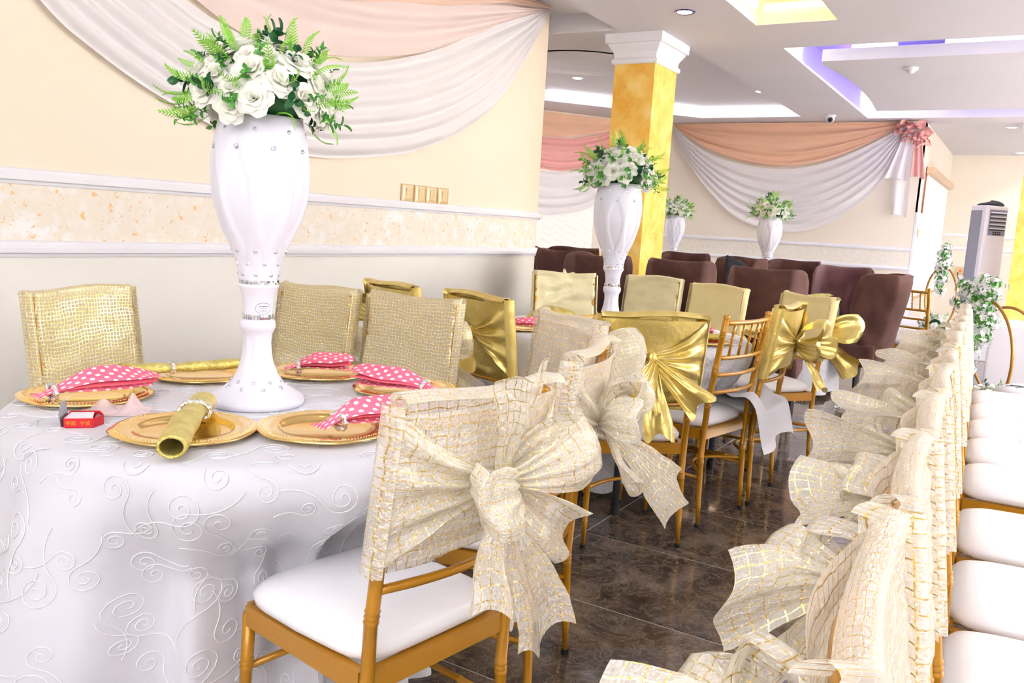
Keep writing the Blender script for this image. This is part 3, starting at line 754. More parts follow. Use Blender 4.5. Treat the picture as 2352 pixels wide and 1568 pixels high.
# a loose swathe of that cloth lies across the neighbouring chair seats
cl2 = [o for o in bpy.data.objects if o.name == 'tablecloth.001'][0]
def swathe(u, v):
    p = Vector((-1.22 + .32*u + .02*math.sin(v*9), 3.82 + .55*v - .10*u, .515 + .075*math.sin(PI*u)*(.6+.4*math.sin(v*7+1)) - .07*u*u))
    p.z += .018*math.sin(u*11+v*5) - .045*ss(.75, 1, v) - .10*ss(.8, 1, u); return p - Vector((T2[0], T2[1], 0))
MB().grid(swathe, 26, 30).build('cloth_swathe', M['tablecloth'], cl2, True)
T3 = (-1.75, 7.42); R3 = .43
table('round_table', 'small round table under white cloth among the brown chairs', T3[0], T3[1], R3-.01, [(T3[0]+.2, T3[1]+.2), (T3[0]-.2, T3[1]-.2)], .752)
tablecloth('floor-length white cloth on the table between the brown wing chairs', T3[0], T3[1], R3, ZT, lambda th: R3+.71, [(5, .5, .3), (8, .5, 1.2)], .09, .02, 5, seg=120, cell=.11, rows=20)
for k, (x, y, w, lb) in enumerate(((-2.52, 7.14, .40, 'behind the left large brown chair'), (-2.38, 8.98, .42, 'carrying the small distant vase'), (-3.81, 10.11, .45, 'far away behind the yellow column'))):
    table('round_table', 'round dining table ' + lb, x, y, w-.01, [(x+.2, y+.15), (x-.2, y-.15)], .752)
    tablecloth('white cloth on the round table ' + lb, x, y, w, ZT, lambda th: w+.60, [(5, .5, .3), (8, .5, 1.2)], .08, .02, 8+k, (), False, seg=90, rows=14)

# ------------------------------------------------------------------ vases
VP = [(.1175, 0), (.1235, .004), (.1245, .012), (.121, .021), (.110, .028), (.102, .034), (.086, .044), (.071, .055), (.0537, .08), (.0444, .106), (.038, .135), (.036, .16), (.0365, .186), (.040, .193), (.0445, .202), (.0455, .211), (.0435, .221), (.038, .226),
      (.0372, .240), (.0368, .252), (.0375, .266), (.0428, .296), (.0515, .310), (.0522, .316), (.049, .320), (.049, .327), (.0505, .333), (.0522, .345), (.0565, .369), (.067, .399), (.087, .443), (.107, .491), (.1195, .539), (.1235, .587), (.1225, .625), (.1185, .658), (.1105, .70), (.105, .725), (.101, .738), (.094, .738), (.092, .70), (.07, .62), (0, .61)]
GEMROWS = [(.700, 8, 0), (.657, 8, .5), (.404, 8, 0), (.371, 8, .5), (.343, 8, 0), (.064, 9, 0), (.049, 9, .5)]
def vr(z): return interp([(zz, r) for r, zz in VP[:39]], z)
def make_vase(label, loc, rot, lab=.0):
    t = thing('vase', label, 'vase', loc, rot)
    zs = []
    for (r0, z0), (r1, z1) in zip(VP, VP[1:]):
        n = max(1, int(abs(z1-z0)/.012))
        for k in range(n): zs.append((r0+(r1-r0)*k/n, z0+(z1-z0)*k/n))
    zs.append(VP[-1])
    def mod(r, z, a):
        rr = r
        if .40 < z < .70 and r > .06:
            # eight pointed oval panels
            s = (a*8/(2*PI)) % 1 - .5; hgt = (z-.535)/.135; w = .44*max(0, 1-abs(hgt)**2.2)
            if abs(s) < w: rr -= .0075*min(1, (w-abs(s))*9)*math.cos(s*.6)
        if .09 < z < .185:
            k = ss(.09, .12, z)*(1-ss(.17, .185, z)); rr *= 1 - .07*k*(.5-.5*math.cos(a*9))
        for gz, n, ph in GEMROWS:
            if abs(z-gz) < .03:
                for i in range(n):
                    d = (a - 2*PI*(i+ph)/n + PI) % (2*PI) - PI
                    q = (d*rr)**2 + (z-gz)**2
                    if q < .0008: rr -= .004*math.exp(-q/.00008)
        return rr
    MB().lathe(zs, 144, mod=mod).build('body', M['vase'], t, True)
    b = MB()
    gem = MB(); gem.lathe([(.0052, 0), (.0062, .0014), (.0045, .0042), (.0022, .0052)], 8, capt=True); gm = gem.mesh('rhinestone', M['gem'])
    for gz, n, ph in GEMROWS:
        for i in range(n):
            a = 2*PI*(i+ph)/n; r = vr(gz) - .0035
            o = link('rhinestone', gm, t); sl = (vr(gz+.008)-vr(gz-.008))/.016
            nn = Vector((math.cos(a), math.sin(a), -sl)).normalized()
            o.matrix_local = Matrix.Translation((r*math.cos(a), r*math.sin(a), gz)) @ nn.to_track_quat('Z', 'Y').to_matrix().to_4x4()
    for z0, z1, r, n in ((.3175, .3285, .0505, 40), (.226, .2395, .0392, 34)):
        b = MB()
        for i in range(n):
            for k in range(2):
                a = 2*PI*i/n; zz = z0 + (z1-z0)*(k+.5)/2
                tl = Matrix.Rotation(a, 3, 'Z') @ Matrix.Rotation(random.uniform(-.25, .25), 3, 'Z') @ Matrix.Rotation(random.uniform(-.2, .2), 3, 'Y')
                b.box((r*math.cos(a), r*math.sin(a), zz), (.002, 2*PI*r/n*.9, (z1-z0)/2*.9), M=tl)
        b.build('mirror_band', M['mirror'], t)
    # small oval maker's label with unreadable print
    lb = MB(); c = .256
    def on(x, z): a = lab + x/.0385; return Vector((.0388*math.cos(a), .0388*math.sin(a), c+z))
    lb.tube([on(.021*math.cos(w), .0145*math.sin(w)) for w in [i*2*PI/28 for i in range(29)]], .0004, 4)
    for zz, hw, th in ((.005, .013, .0009), (.001, .009, .0004), (-.0045, .012, .0004), (-.008, .008, .0004)):
        n = 7
        for i in range(n):
            x = -hw + 2*hw*(i+.5)/n
            lb.tube([on(x-hw/n*.75, zz), on(x+hw/n*.45, zz)], th, 4)
    lb.build('oval_label', M['ink'], t)
    return t
V1 = (-1.7055, 1.5473, ZT)
vz = make_vase('tall white vase with rhinestones on the nearest round table', V1, math.radians(-50), math.radians(28))
V2 = (-1.80, 3.96, ZT)
dup(vz, V2, math.radians(-92), 'white vase on the middle round table before the yellow column')
V3 = (-2.28, 8.71, ZT); V4 = (-3.81, 10.11, ZT)
dup(vz, V3, .4, 'small distant white vase before the back wall drape'); dup(vz, V4, 1.0, 'farthest white vase half hidden behind the yellow column')

# ------------------------------------------------------------------ flowers
def rose_mesh(seed, open_=1.0):
    rg = random.Random(seed); b = MB()
    for ring, (n, rad, hgt, tilt, w) in enumerate(((3, .010, .034, .12, .020), (4, .017, .034, .35, .026), (5, .026, .030, .75*open_, .032), (5, .034, .022, 1.15*open_, .036))):
        for i in range(n):
            a0 = 2*PI*(i+rg.random()*.4)/n + ring*.7
            def pet(u, v):
                c = u*2-1; ww = w*(math.sin(PI*(.12+.80*v))**.7)
                out = rad*(.35+.65*v) + math.sin(tilt)*v*v*.020 + rg.uniform(-.0006, .0006)
                z = hgt*v*math.cos(tilt*.8) - .006*v*v*ring*.3 - .004*c*c*(1 if ring > 1 else -.3)
                curl = .006*ss(.75, 1, v)*(ring > 0)
                r = out + curl - .35*ww*c*c*(1.0 if ring < 3 else .5); tan = c*ww
                return (math.cos(a0)*r - math.sin(a0)*tan, math.sin(a0)*r + math.cos(a0)*tan, z - curl*.6)
            b.grid(pet, 5, 5)
    return b.mesh('rose', M['petal'], True)
def frond_mesh(L=.13):
    b = MB(); n = 15; path = [Vector((0, L*t, .035*math.sin(t*2.2) - .03*t*t)) for t in [i/n for i in range(n+1)]]
    b.tube(path, [.0012]*(n)+[.0004], 4)
    for i in range(2, n):
        t = i/n; l = .026*math.sin(PI*(.18+.80*t))**.8
        for s in (-1, 1):
            p = path[i]; d = Vector((s*.85, .62, -.1)).normalized()
            w = Vector((0, .0032, 0))
            b.add([p-w*.6, p+d*l*.5-w, p+d*l+Vector((0, 0, -.003)), p+d*l*.5+w, p+w*.6], [(0, 1, 2, 3, 4)])
    return b.mesh('fern_frond', M['fern'])
def sprig_mesh(seed, m, n=6, L=.08, lw=.013, ll=.034):
    rg = random.Random(seed); b = MB()
    path = [Vector((.006*math.sin(t*5), .004*math.cos(t*4), L*t)) for t in [i/6 for i in range(7)]]; b.tube(path, .0014, 4)
    for i in range(n):
        t = .35+.65*i/(n-1); p = path[min(6, int(t*6))]; a = i*2.4+rg.random(); el = rg.uniform(.2, .9) if i < n-1 else 1.4
        d = Vector((math.cos(a)*math.cos(el), math.sin(a)*math.cos(el), math.sin(el))); s = d.cross(Vector((0, 0, 1)))
        s = s.normalized() if s.length > .05 else Vector((1, 0, 0)); up = s.cross(d)
        b.grid(lambda u, v: p + d*(ll*v) + s*((u*2-1)*lw*math.sin(PI*min(1, v*.97+.02))**.8) + up*(.006*abs(u*2-1) - .008*v*v), 2, 4)
    return b.mesh('leaf_sprig', m, True)
ROSES = [rose_mesh(1, 1), rose_mesh(2, .75), rose_mesh(3, 1.25)]
FROND = frond_mesh(); SPR = [sprig_mesh(1, M['leaf']), sprig_mesh(2, M['leaf_dark'], 6, .07, .015, .04), sprig_mesh(3, M['leaf'], 8, .10, .010, .026)]
def orient(o, p, nrm, roll, sc=1, fwd='Z'):
    q = Vector(nrm).normalized().to_track_quat(fwd, 'X' if fwd == 'Z' else 'Z')
    o.matrix_local = Matrix.Translation(p) @ q.to_matrix().to_4x4() @ Matrix.Rotation(roll, 4, fwd) @ Matrix.Scale(sc, 4)
def bouquet(label, loc, seed, a=.165, bz=.14, nr=46, nf=60, ns=54, cat='flowers', floor=False, group=None, name='flower_arrangement', fs=1.0):
    rg = random.Random(seed); t = thing(name, label, cat, loc)
    lo = .0 if floor else -.28
    core = MB().lathe([(a*.05, -bz*.30 if not floor else 0), (a*.55, -bz*.22 if not floor else 0), (a*.78, 0.02), (a*.7, bz*.45), (a*.35, bz*.75), (.004, bz*.8)], 18).build('moss_base', M['leaf_dark'], t, True)
    g = PI*(3-5**.5)
    def dome(i, n, jz=.1):
        c = 1 - (1-lo)*(i+.5)/n + rg.uniform(-jz, jz)*.6; c = max(lo, min(.99, c)); th = i*g + rg.uniform(-.2, .2); s = math.sqrt(1-c*c)
        return Vector((s*math.cos(th), s*math.sin(th), c))
    for i in range(nr):
        d = dome(i, nr); p = Vector((d.x*a, d.y*a, d.z*bz if d.z > 0 else d.z*bz*.8)); k = rg.uniform(.66, .95)
        p *= rg.uniform(.92, 1.04)
        o = link('rose', rg.choice(ROSES), t); orient(o, p-d*.012, d+Vector((rg.uniform(-.3, .3), rg.uniform(-.3, .3), rg.uniform(-.1, .35))), rg.random()*6, k*fs)
    for i in range(nf):
        d = dome(i+.37, nf, .2); p = Vector((d.x*a, d.y*a, d.z*bz))*.92
        o = link('fern_frond', FROND, t); dd = (d + Vector((rg.uniform(-.5, .5), rg.uniform(-.5, .5), rg.uniform(-.35, .3)))).normalized()
        orient(o, p, dd, rg.random()*6, rg.uniform(.5, .9)*fs, 'Y')
    for i in range(ns):
        d = dome(i+.7, ns, .2); p = Vector((d.x*a, d.y*a, d.z*bz))*.90
        o = link('leaf_sprig', rg.choice(SPR), t); dd = (d + Vector((rg.uniform(-.5, .5), rg.uniform(-.5, .5), rg.uniform(-.4, .2)))).normalized()
        orient(o, p, dd, rg.random()*6, rg.uniform(.45, .8)*fs)
    return t
F = Vector((0, 0, .772))
b1 = bouquet('dome of white roses and ferns in the nearest tall vase', Vector(V1)+F, 5, .172, .145)
b2 = dup(b1, Vector(V2)+F, 2.1, 'dome of white roses and ferns before the yellow column', scale=.98)
dup(b1, Vector(V3)+F, 4.0, 'small distant dome of white roses against the back drape', scale=.98)
dup(b1, Vector(V4)+F, 5.0, 'white roses peeking out right of the yellow column')

# ------------------------------------------------------------------ chargers and napkins
def plate_proto(label, loc):
    t = thing('charger_plate', label, 'plate', loc)
    prof = [(.0, .003), (.092, .003), (.1, .006), (.105, .013), (.109, .0155), (.125, .0165), (.142, .0175), (.155, .0165), (.1585, .014), (.156, .011), (.108, .007), (.098, 0), (0, 0)]
    def mod(r, z, a): return r*(1 + (.016*math.cos(6*a) + .004*math.cos(12*a))*ss(.12, .155, r))
    MB().lathe(prof, 96, mod=mod, capb=False).build('dish', M['plate'], t, True)
    b = MB(); n = 112
    for i in range(n):
        a = 2*PI*i/n; r = .143*(1 + (.016*math.cos(6*a) + .004*math.cos(12*a))*ss(.12, .155, .143))
        b.lathe([(.0021, -.0005), (.0018, .0010), (.0010, .0020), (.0002, .0022)], 6, (r*math.cos(a), r*math.sin(a), .0172), capb=False)
    stuff(b.build('bead_ring', M['plate'], t, True)); return t
PZ = ZT+.001
pl = plate_proto('gold charger at the near table front under the gold napkin roll', (-1.572, 1.222, PZ))
dup(pl, (-1.365, 1.447, PZ), .4, 'gold charger right of the napkin roll, polka napkin on its edge')
dup(pl, (-2.03, 1.275, PZ), .9, 'gold charger at the left edge of the near table')
dup(pl, (-2.075, 1.675, PZ), .2, 'gold charger behind the red box side, left of the vase foot')
dup(pl, (-1.875, 1.96, PZ), .7, 'gold charger behind the near vase on its right')
dup(pl, (-1.525, 1.955, PZ), 1.2, 'gold charger at the right of the near table by the flared polka napkin')
dup(pl, (-2.10, 3.57, PZ), .3, 'gold charger with polka napkin at the left of the middle table')
dup(pl, (-2.13, 3.90, PZ), .8, 'gold charger with folded gold napkin on the middle table')
dup(pl, (-2.03, 4.33, PZ), .1, 'empty gold charger left of the middle vase')
dup(pl, (-1.31, 3.90, PZ), .5, 'gold charger on the middle table behind the bare chair')
dup(pl, (-1.56, 7.62, PZ), .5, 'gold charger on the small table among brown chairs')
dup(pl, (-2.42, 7.28, PZ), .5, 'gold charger half hidden between two large brown chairs')
def frame(a, c):
    a = Vector(a); c = Vector(c); d = c-a; L = d.length; d.normalize(); s = Vector((0, 0, 1)).cross(d).normalized(); return a, d, s, d.cross(s) if False else s.cross(d)*-1, L
def pinched(name, label, a, c, W, m_out, m_in, lift=.03, ringt=.12, seed=1, sheets=3, flare=.0, group=None, cat='napkin'):
    """folded napkin pinched by a glitter ring near one end"""
    a = Vector(a); c = Vector(c); d = c-a; L = d.length; d.normalize(); s = Vector((0, 0, 1)).cross(d).normalized(); up = Vector((0, 0, 1))
    rg = random.Random(seed)
    root = thing(name, label, cat, a, 0, group)
    for k in range(sheets):
        sw = 1-.10*k; ph = rg.random()*6
        def sh(u, v):
            t = v; x = u*2-1
            w = W/2*(.16 + .84*(ss(.1, .62, t)) * (1-.55*ss(.72, 1, t)*(1-flare)))*sw
            if t < ringt: w = W/2*(.16+.5*(1-t/ringt)*.6)*sw
            hh = .006 + (sheets-1-k)*.008*ss(.05, .5, t) + lift*math.sin(PI*min(1, t*.95))*(1-.7*x*x)*(1-.28*k) + .004*math.sin(x*5+ph)*ss(.1, .5, t)
            hh += .010*flare*ss(.6, 1, t)*(sheets-1-k)
            return d*(L*t*(1-.03*k)) + s*(x*w + .006*k) + up*(hh + .002)
        o = MB().grid(sh, 14, 18, lambda u, v: (u*W, v*L)).build('napkin_fold', m_out if k == 0 or k == 2 else m_in, root, True)
        md = o.modifiers.new('thick', 'SOLIDIFY'); md.thickness = .0012
    ring_(root, d*(L*ringt) + up*.016, d, W*.13+.006, .0065)
    return root
def ring_(root, p, d, r, th):
    b = MB(); n = 22; d = Vector(d).normalized(); s = Vector((0, 0, 1)).cross(d)
    s = s.normalized() if s.length > .01 else Vector((1, 0, 0)); u = d.cross(s)
    b.tube([p + (s*math.cos(2*PI*i/n)*1.25 + u*math.sin(2*PI*i/n)*.8)*r + d*(.003*(i % 2)) for i in range(n+1)], [th*(1+.25*((i % 3)-1)) for i in range(n+1)], 7, False)
    b.build('napkin_ring', M['silver'], root)
def roll(label, pts, r, seed=1, ringt=.45, group=None):
    P = catmull(pts, 22); o0 = P[0].copy(); P = [p-o0 for p in P]; root = thing('napkin_roll', label, 'napkin', o0, 0, group)
    b = MB(); n = 22
    for rr, k in ((r, 1), (r*.80, -1)):
        vs = []; uv = []
        for i, p in enumerate(P):
            t = (P[min(i+1, 22)]-P[max(i-1, 0)]).normalized(); s = Vector((0, 0, 1)).cross(t).normalized(); u = t.cross(s)
            f = i/22
            q = rr*(1 - .22*math.exp(-((f-ringt)/.09)**2)) + .0012*math.sin(i*1.1)
            for j in range(n+1):
                w = 2*PI*j/n; vs.append(p + s*(q*1.12*math.cos(w)) + u*(q*.9*math.sin(w))); uv.append((f*.3, j/n*.14))
        fs = [(i*(n+1)+j, i*(n+1)+j+1, (i+1)*(n+1)+j+1, (i+1)*(n+1)+j) for i in range(22) for j in range(n)]
        b.add(vs, [f[::k] for f in fs], uv)
    N_ = 23*(n+1)
    for i in (0, 22):
        for j in range(n): b.f.append((i*(n+1)+j, i*(n+1)+j+1, N_+i*(n+1)+j+1, N_+i*(n+1)+j)); b.mi.append(0)
    b.build('rolled_cloth', M['brocade'], root, True)
    i = int(22*ringt); ring_(root, P[i], P[i+1]-P[i-1], r*1.0, .0055); return root
NZ = ZT+.018
pinched('polka_napkin', 'pink polka dot napkin on the leftmost charger of the near table', (-2.02, 1.135, NZ), (-1.955, 1.43, NZ+.006), .13, M['polka'], M['pink_plain'], .04, .13, 1, 3, .0)
pinched('polka_napkin', 'pink polka dot napkin behind the near vase', (-1.925, 1.855, NZ), (-1.775, 2.0, NZ), .115, M['polka'], M['pink_plain'], .034, .2, 2, 3, .8)
pinched('polka_napkin', 'flared pink polka dot napkin at the right of the near table', (-1.365, 1.925, NZ), (-1.625, 1.845, NZ+.008), .13, M['polka'], M['pink_plain'], .036, .22, 3, 3, 1.0)
pinched('polka_napkin', 'pink polka dot napkin on the front right charger of the near table', (-1.335, 1.392, NZ), (-1.275, 1.60, NZ+.006), .125, M['polka'], M['pink_plain'], .036, .25, 4, 3, .9)
pinched('polka_napkin', 'pink polka dot napkin at the left of the middle table', (-2.13, 3.45, NZ), (-2.0, 3.62, NZ), .12, M['polka'], M['pink_plain'], .022, .2, 5, 3, .8)
pinched('gold_napkin', 'gold napkin folded upright on the middle table beside a charger', (-2.22, 3.80, NZ), (-2.02, 3.98, NZ), .15, M['brocade'], M['brocade'], .06, .2, 6, 3, .9)
pinched('polka_napkin', 'pink polka dot napkin behind the bare chair', (-1.41, 3.98, NZ), (-1.27, 4.02, NZ), .11, M['polka'], M['pink_plain'], .02, .2, 7, 3, .8)
roll('flat gold napkin roll on the charger behind the bare chair', [(-1.42, 3.83, NZ+.014), (-1.33, 3.90, NZ+.014), (-1.22, 3.98, NZ+.014)], .017, 2, .2)
roll('gold napkin roll with open end hanging over the front charger', [(-1.668, 1.348, NZ+.022), (-1.60, 1.275, NZ+.028), (-1.52, 1.18, NZ+.024), (-1.40, 1.055, NZ+.016)], .027, 1, .34)
roll('long slim gold napkin roll left of the vase foot', [(-2.135, 1.44, NZ+.026), (-2.09, 1.58, NZ+.020), (-2.03, 1.77, NZ+.02)], .017, 3, .45)
pinched('gold_napkin', 'gold napkin on the small table among brown chairs', (-1.64, 7.53, NZ), (-1.47, 7.78, NZ), .13, M['brocade'], M['brocade'], .022, .25, 9, 3, .9)
pinched('polka_napkin', 'pink and gold napkin glimpsed between two large brown chairs', (-2.47, 7.22, NZ), (-2.36, 7.36, NZ), .12, M['polka'], M['brocade'], .03, .2, 10, 3, .9)

# ------------------------------------------------------------------ red box and tissue
bx = thing('gift_box', 'small open red box with yellow Chinese characters on the near table', 'box', (-1.80, 1.118, ZT+.0005), math.radians(48))
# hexagonal-ended tray: front edge along local x
foot = [(-.030, -.038), (.030, -.038), (.047, .0), (.032, .040), (-.030, .040)]
b = MB(); H = .022; n = len(foot)
for i in range(n):
    p, q = foot[i], foot[(i+1) % n]
    b.add([(p[0], p[1], 0), (q[0], q[1], 0), (q[0], q[1], H), (p[0], p[1], H)], [(0, 1, 2, 3)])
b.add([(x, y, .001) for x, y in foot], [tuple(range(n))]); o = b.build('tray', M['red_card'], bx)
md = o.modifiers.new('t', 'SOLIDIFY'); md.thickness = .0012; md.offset = -1
MB().prism([(-.029, -.037), (.029, -.037), (.022, .030), (-.026, .030)], .0195, .0212).build('inner_flap', M['white_card'], bx)
MB().prism([(.026, .030), (.0305, -.034), (.044, .0), (.032, .038)], .013, .0145).build('side_flap', M['grey_card'], bx)
b = MB(); b.add([(-.034, -.036, 0), (-.034, .042, 0), (-.040, .042, .05), (-.040, -.0, .052), (-.039, -.036, .030)], [(0, 1, 2, 3, 4)])
o = b.build('lid', M['grey_card'], bx); md = o.modifiers.new('t', 'SOLIDIFY'); md.thickness = .0015
MB().add([(-.040, .0, .052), (-.040, .042, .05), (-.018, .050, .060), (-.022, .006, .062)], [(0, 1, 2, 3)]).build('lid_edge', M['white_card'], bx)
for tx, xx in (('中国', -.015), ('宁波', .0145)):
    cu = bpy.data.curves.new('lettering', 'FONT'); cu.body = tx; cu.size = .0105; cu.align_x = 'CENTER'; cu.align_y = 'CENTER'; cu.extrude = .0001
    tmp = bpy.data.objects.new('tmp', cu); COL.objects.link(tmp)
    dg = bpy.context.evaluated_depsgraph_get(); me = bpy.data.meshes.new_from_object(tmp.evaluated_get(dg)); bpy.data.objects.remove(tmp)
    me.materials.clear(); me.materials.append(M['yellow_ink']); o = link('lettering', me, bx); o.location = (xx, -.0394, .0108); o.rotation_euler = (PI/2, 0, 0)
def tis(u, v):
    x = (u-.5)*.16; y = (v-.5)*.10
    return (x, y, .004 + max(0, .030*math.exp(-((x+.03)/.022)**2-(y/.03)**2)) + .042*math.exp(-abs((x-.035)/.016)**1.3-((y-.01)/.03)**2) + .01*abs(noise.noise(Vector((x*30, y*30, 2)))))
t = MB().grid(tis, 34, 20).build('tissue_paper', M['tissue'], None); t.location = (-1.845, 1.235, ZT); t.rotation_euler = (0, 0, .75); tag(t, 'crumpled pale pink tissue paper beside the red box', 'tissue')

# ------------------------------------------------------------------ columns
def column(label, x0, y0, x1, y1, z1, cap=True):
    cx, cy = (x0+x1)/2, (y0+y1)/2; t = thing('column', label, 'column', (cx, cy, 0)); hx, hy = (x1-x0)/2, (y1-y0)/2
    b = MB(); bm_z = z1
    nseg = 40
    def side(a, c):
        def f(u, v):
            p = Vector(a).lerp(Vector(c), u); return (p.x, p.y, bm_z*v)
        return f
    cs = [(-hx, -hy, 0), (hx, -hy, 0), (hx, hy, 0), (-hx, hy, 0)]
    for i in range(4): b.grid(side(cs[i], cs[(i+1) % 4]), 6, 30)
    b.build('shaft', M['stucco'], t)
    # raised trowel squiggles in the plaster
    rg = random.Random(11); sq = MB()
    for i in range(46):
        f = rg.choice((0, 0, 1)); u = rg.uniform(-.8, .8); z = rg.uniform(.7, z1-.06); L = rg.uniform(.03, .10); a = rg.uniform(-.6, .6); k = rg.uniform(-14, 14)
        pts = []
        for j in range(10):
            w = (j/9-.5)*L; q = k*w*w + .012*math.sin(w*70+i)
            du = w*math.cos(a) - q*math.sin(a); dz = w*math.sin(a) + q*math.cos(a)
            if f == 0: pts.append((u*hx+du, -hy-.0005, z+dz))
            else: pts.append((hx+.0005, u*hy+du, z+dz))
        pts = [p for p in pts if abs(p[0]) <= hx+.001 and abs(p[1]) <= hy+.001]
        if len(pts) > 3: sq.tube(pts, [.0015]+[.0042]*(len(pts)-2)+[.0015], 5)
    stuff(sq.build('plaster_relief', M['stucco'], t, True))
    if cap:
        prof = [(.012, z1-.01), (.022, z1), (.024, z1+.028), (.008, z1+.04), (.004, z1+.055), (.014, z1+.09), (.036, z1+.125), (.052, z1+.15), (.054, z1+.16), (.075, z1+.165), (.078, z1+.225), (.078, CZ)]
        b = MB()
        for o, z in prof: b.v += [(-hx-o, -hy-o, z), (hx+o, -hy-o, z), (hx+o, hy+o, z), (-hx-o, hy+o, z)]
        for i in range(len(prof)-1):
            for k in range(4): b.f.append((i*4+k, i*4+(k+1) % 4, (i+1)*4+(k+1) % 4, (i+1)*4+k)); b.mi.append(0)
        b.f.append((3, 2, 1, 0)); b.mi.append(0)
        b.build('capital', M['trim'], t)
    return t
column('yellow textured square column with white moulded capital', -3.42, 7.22, -3.03, 7.75, 2.755)
column('yellow textured column cut by the right photo edge', -.225, 13.4, .25, 13.85, 2.76)

# ------------------------------------------------------------------ draped cloth
def swag(lower, upper, n, nrm, amp, folds, seed, nv=22, sharp=1.0, base=.0):
    """cloth hanging between two anchor points: rows run from the upper to the lower curve"""
    lo = catmull(lower, n); up = catmull(upper, n); nrm = Vector(nrm)
    def f(u, v):
        i = min(n-1, int(u*n)); k = u*n-i
        a = up[i].lerp(up[i+1], k); c = lo[i].lerp(lo[i+1], k); w = min(1, (a-c).length/.35)
        p = a.lerp(c, v)
        ph = v*folds*2*PI + seed + .9*math.sin(u*PI)*math.sin(v*7+seed) + .5*math.sin(u*3.1+seed)
        r = (.5+.5*math.sin(ph))
        return p + nrm*(base + amp*(.25+.75*w)*r**sharp + .02*math.sin(PI*v))
    return f
dl = thing('wall_drape', 'white and blush voile swag hung across the near left wall', 'drapery', (-3.86, 4.2, 2.4))
O_ = Vector((-3.86, 4.2, 2.4))
def px(pts): return [Vector((-3.865, y, z)) - O_ for y, z in pts]
wl_lo = px([(1.35, 3.12), (1.75, 2.62), (2.23, 2.12), (2.44, 1.98), (2.71, 1.85), (2.96, 1.76), (3.37, 1.65), (3.91, 1.605), (4.44, 1.655), (4.95, 1.75), (5.48, 1.94), (6.01, 2.26), (6.42, 2.72), (6.74, 3.13)])
wl_up = px([(1.75, 3.13), (2.3, 2.66), (2.88, 2.34), (3.25, 2.22), (3.7, 2.17), (4.19, 2.22), (4.62, 2.32), (5.15, 2.5), (5.82, 2.8), (6.72, 3.14)])
MB().grid(swag(wl_lo, wl_up, 60, (1, 0, 0), .036, 5.5, 1.0, sharp=.8), 90, 70).build('white_swag', M['voile_white'], dl, True)
bl_lo = px([(1.8, 3.12), (2.5, 2.62), (3.1, 2.30), (3.54, 2.2), (4.19, 2.26), (4.85, 2.40), (5.37, 2.58), (6.14, 2.90), (6.72, 3.13)])
bl_up = px([(2.1, 3.14), (3.0, 2.95), (3.88, 2.86), (4.6, 2.9), (5.4, 3.0), (6.72, 3.14)])
MB().grid(swag(bl_lo, bl_up, 60, (1, 0, 0), .035, 3.2, 2.0), 90, 44).build('blush_swag', M['voile_blush'], dl, True)
pk_lo = px([(2.6, 3.13), (3.4, 2.72), (3.88, 2.56), (4.6, 2.68), (5.2, 2.80), (5.93, 3.0), (6.70, 3.14)])
pk_up = px([(2.6, 3.14), (4.6, 3.13), (6.7, 3.145)])
MB().grid(swag(pk_lo, pk_up, 60, (1, 0, 0), .03, 2.2, .5, base=.03), 80, 30).build('peach_swag', M['voile_peach'], dl, True)
# far back wall swag with bow
db = thing('wall_drape', 'white and apricot voile swag with pink bow on the far back wall', 'drapery', (-3.3, 13.09, 2.3)); O2 = Vector((-3.3, 13.09, 2.3))
def p2(pts): return [Vector((x, 13.09, z)) - O2 for x, z in pts]
MB().grid(swag(p2([(-5.1, 2.88), (-4.81, 2.40), (-4.34, 1.88), (-3.89, 1.54), (-3.28, 1.39), (-2.78, 1.46), (-2.27, 1.77), (-1.9, 2.20), (-1.72, 2.80)]),
               p2([(-5.08, 2.93), (-4.54, 2.58), (-3.98, 2.39), (-3.31, 2.31), (-2.7, 2.42), (-2.19, 2.64), (-1.70, 2.93)]), 50, (0, -1, 0), .05, 6, 2.2), 80, 60).build('white_swag', M['voile_far'], db, True)
MB().grid(swag(p2([(-5.08, 2.95), (-4.54, 2.62), (-3.98, 2.43), (-3.31, 2.35), (-2.7, 2.46), (-2.19, 2.68), (-1.72, 2.94)]),
               p2([(-5.08, 2.99), (-4.0, 2.985), (-2.8, 2.985), (-1.72, 2.985)]), 50, (0, -1, 0), .06, 3.2, .4, sharp=1.8), 80, 44).build('apricot_swag', M['voile_apricot'], db, True)
def ruffle(c, r, seed, m, parent, name, O):
    def f(u, v):
        a = u*2*PI; q = .25+.75*v
        rr = r*q*(1+.22*math.sin(a*5+seed)*v + .1*math.sin(a*11+seed*2))
        return Vector(c) - O + Vector((rr*math.cos(a)*1.05, -.05 - .10*(1-v)*math.cos(a*3+seed)-.06*math.sin(v*6+a*2), rr*math.sin(a)*.8))
    MB().grid(f, 44, 10).build(name, m, parent, True)
for i, (x, z, r) in enumerate(((-1.72, 2.90, .13), (-1.55, 2.86, .16), (-1.50, 2.74, .13), (-1.66, 2.77, .09))): ruffle((x, 13.07, z), r, i*2.1, M['voile_pink'], db, 'bow_loop', O2)
def tailf(x0, x1, z0, x2, x3, z1, n, seed, yo=.05):
    def f(u, v):
        x = (x0+(x1-x0)*u)*(1-v) + (x2+(x3-x2)*u)*v; z = z0+(z1-z0)*v
        return Vector((x, 13.09-yo-.03*math.sin(u*n+seed)*(.3+v), z + .02*math.sin(u*5)*v)) - O2
    return f
MB().grid(tailf(-1.56, -1.48, 2.80, -1.56, -1.36, 2.22, 14, 1, .09), 20, 16).build('bow_tail', M['voile_pink'], db, True)
MB().grid(tailf(-1.68, -1.58, 2.88, -1.88, -1.56, 2.20, 12, 2, .07), 24, 16).build('white_tail', M['voile_white'], db, True)
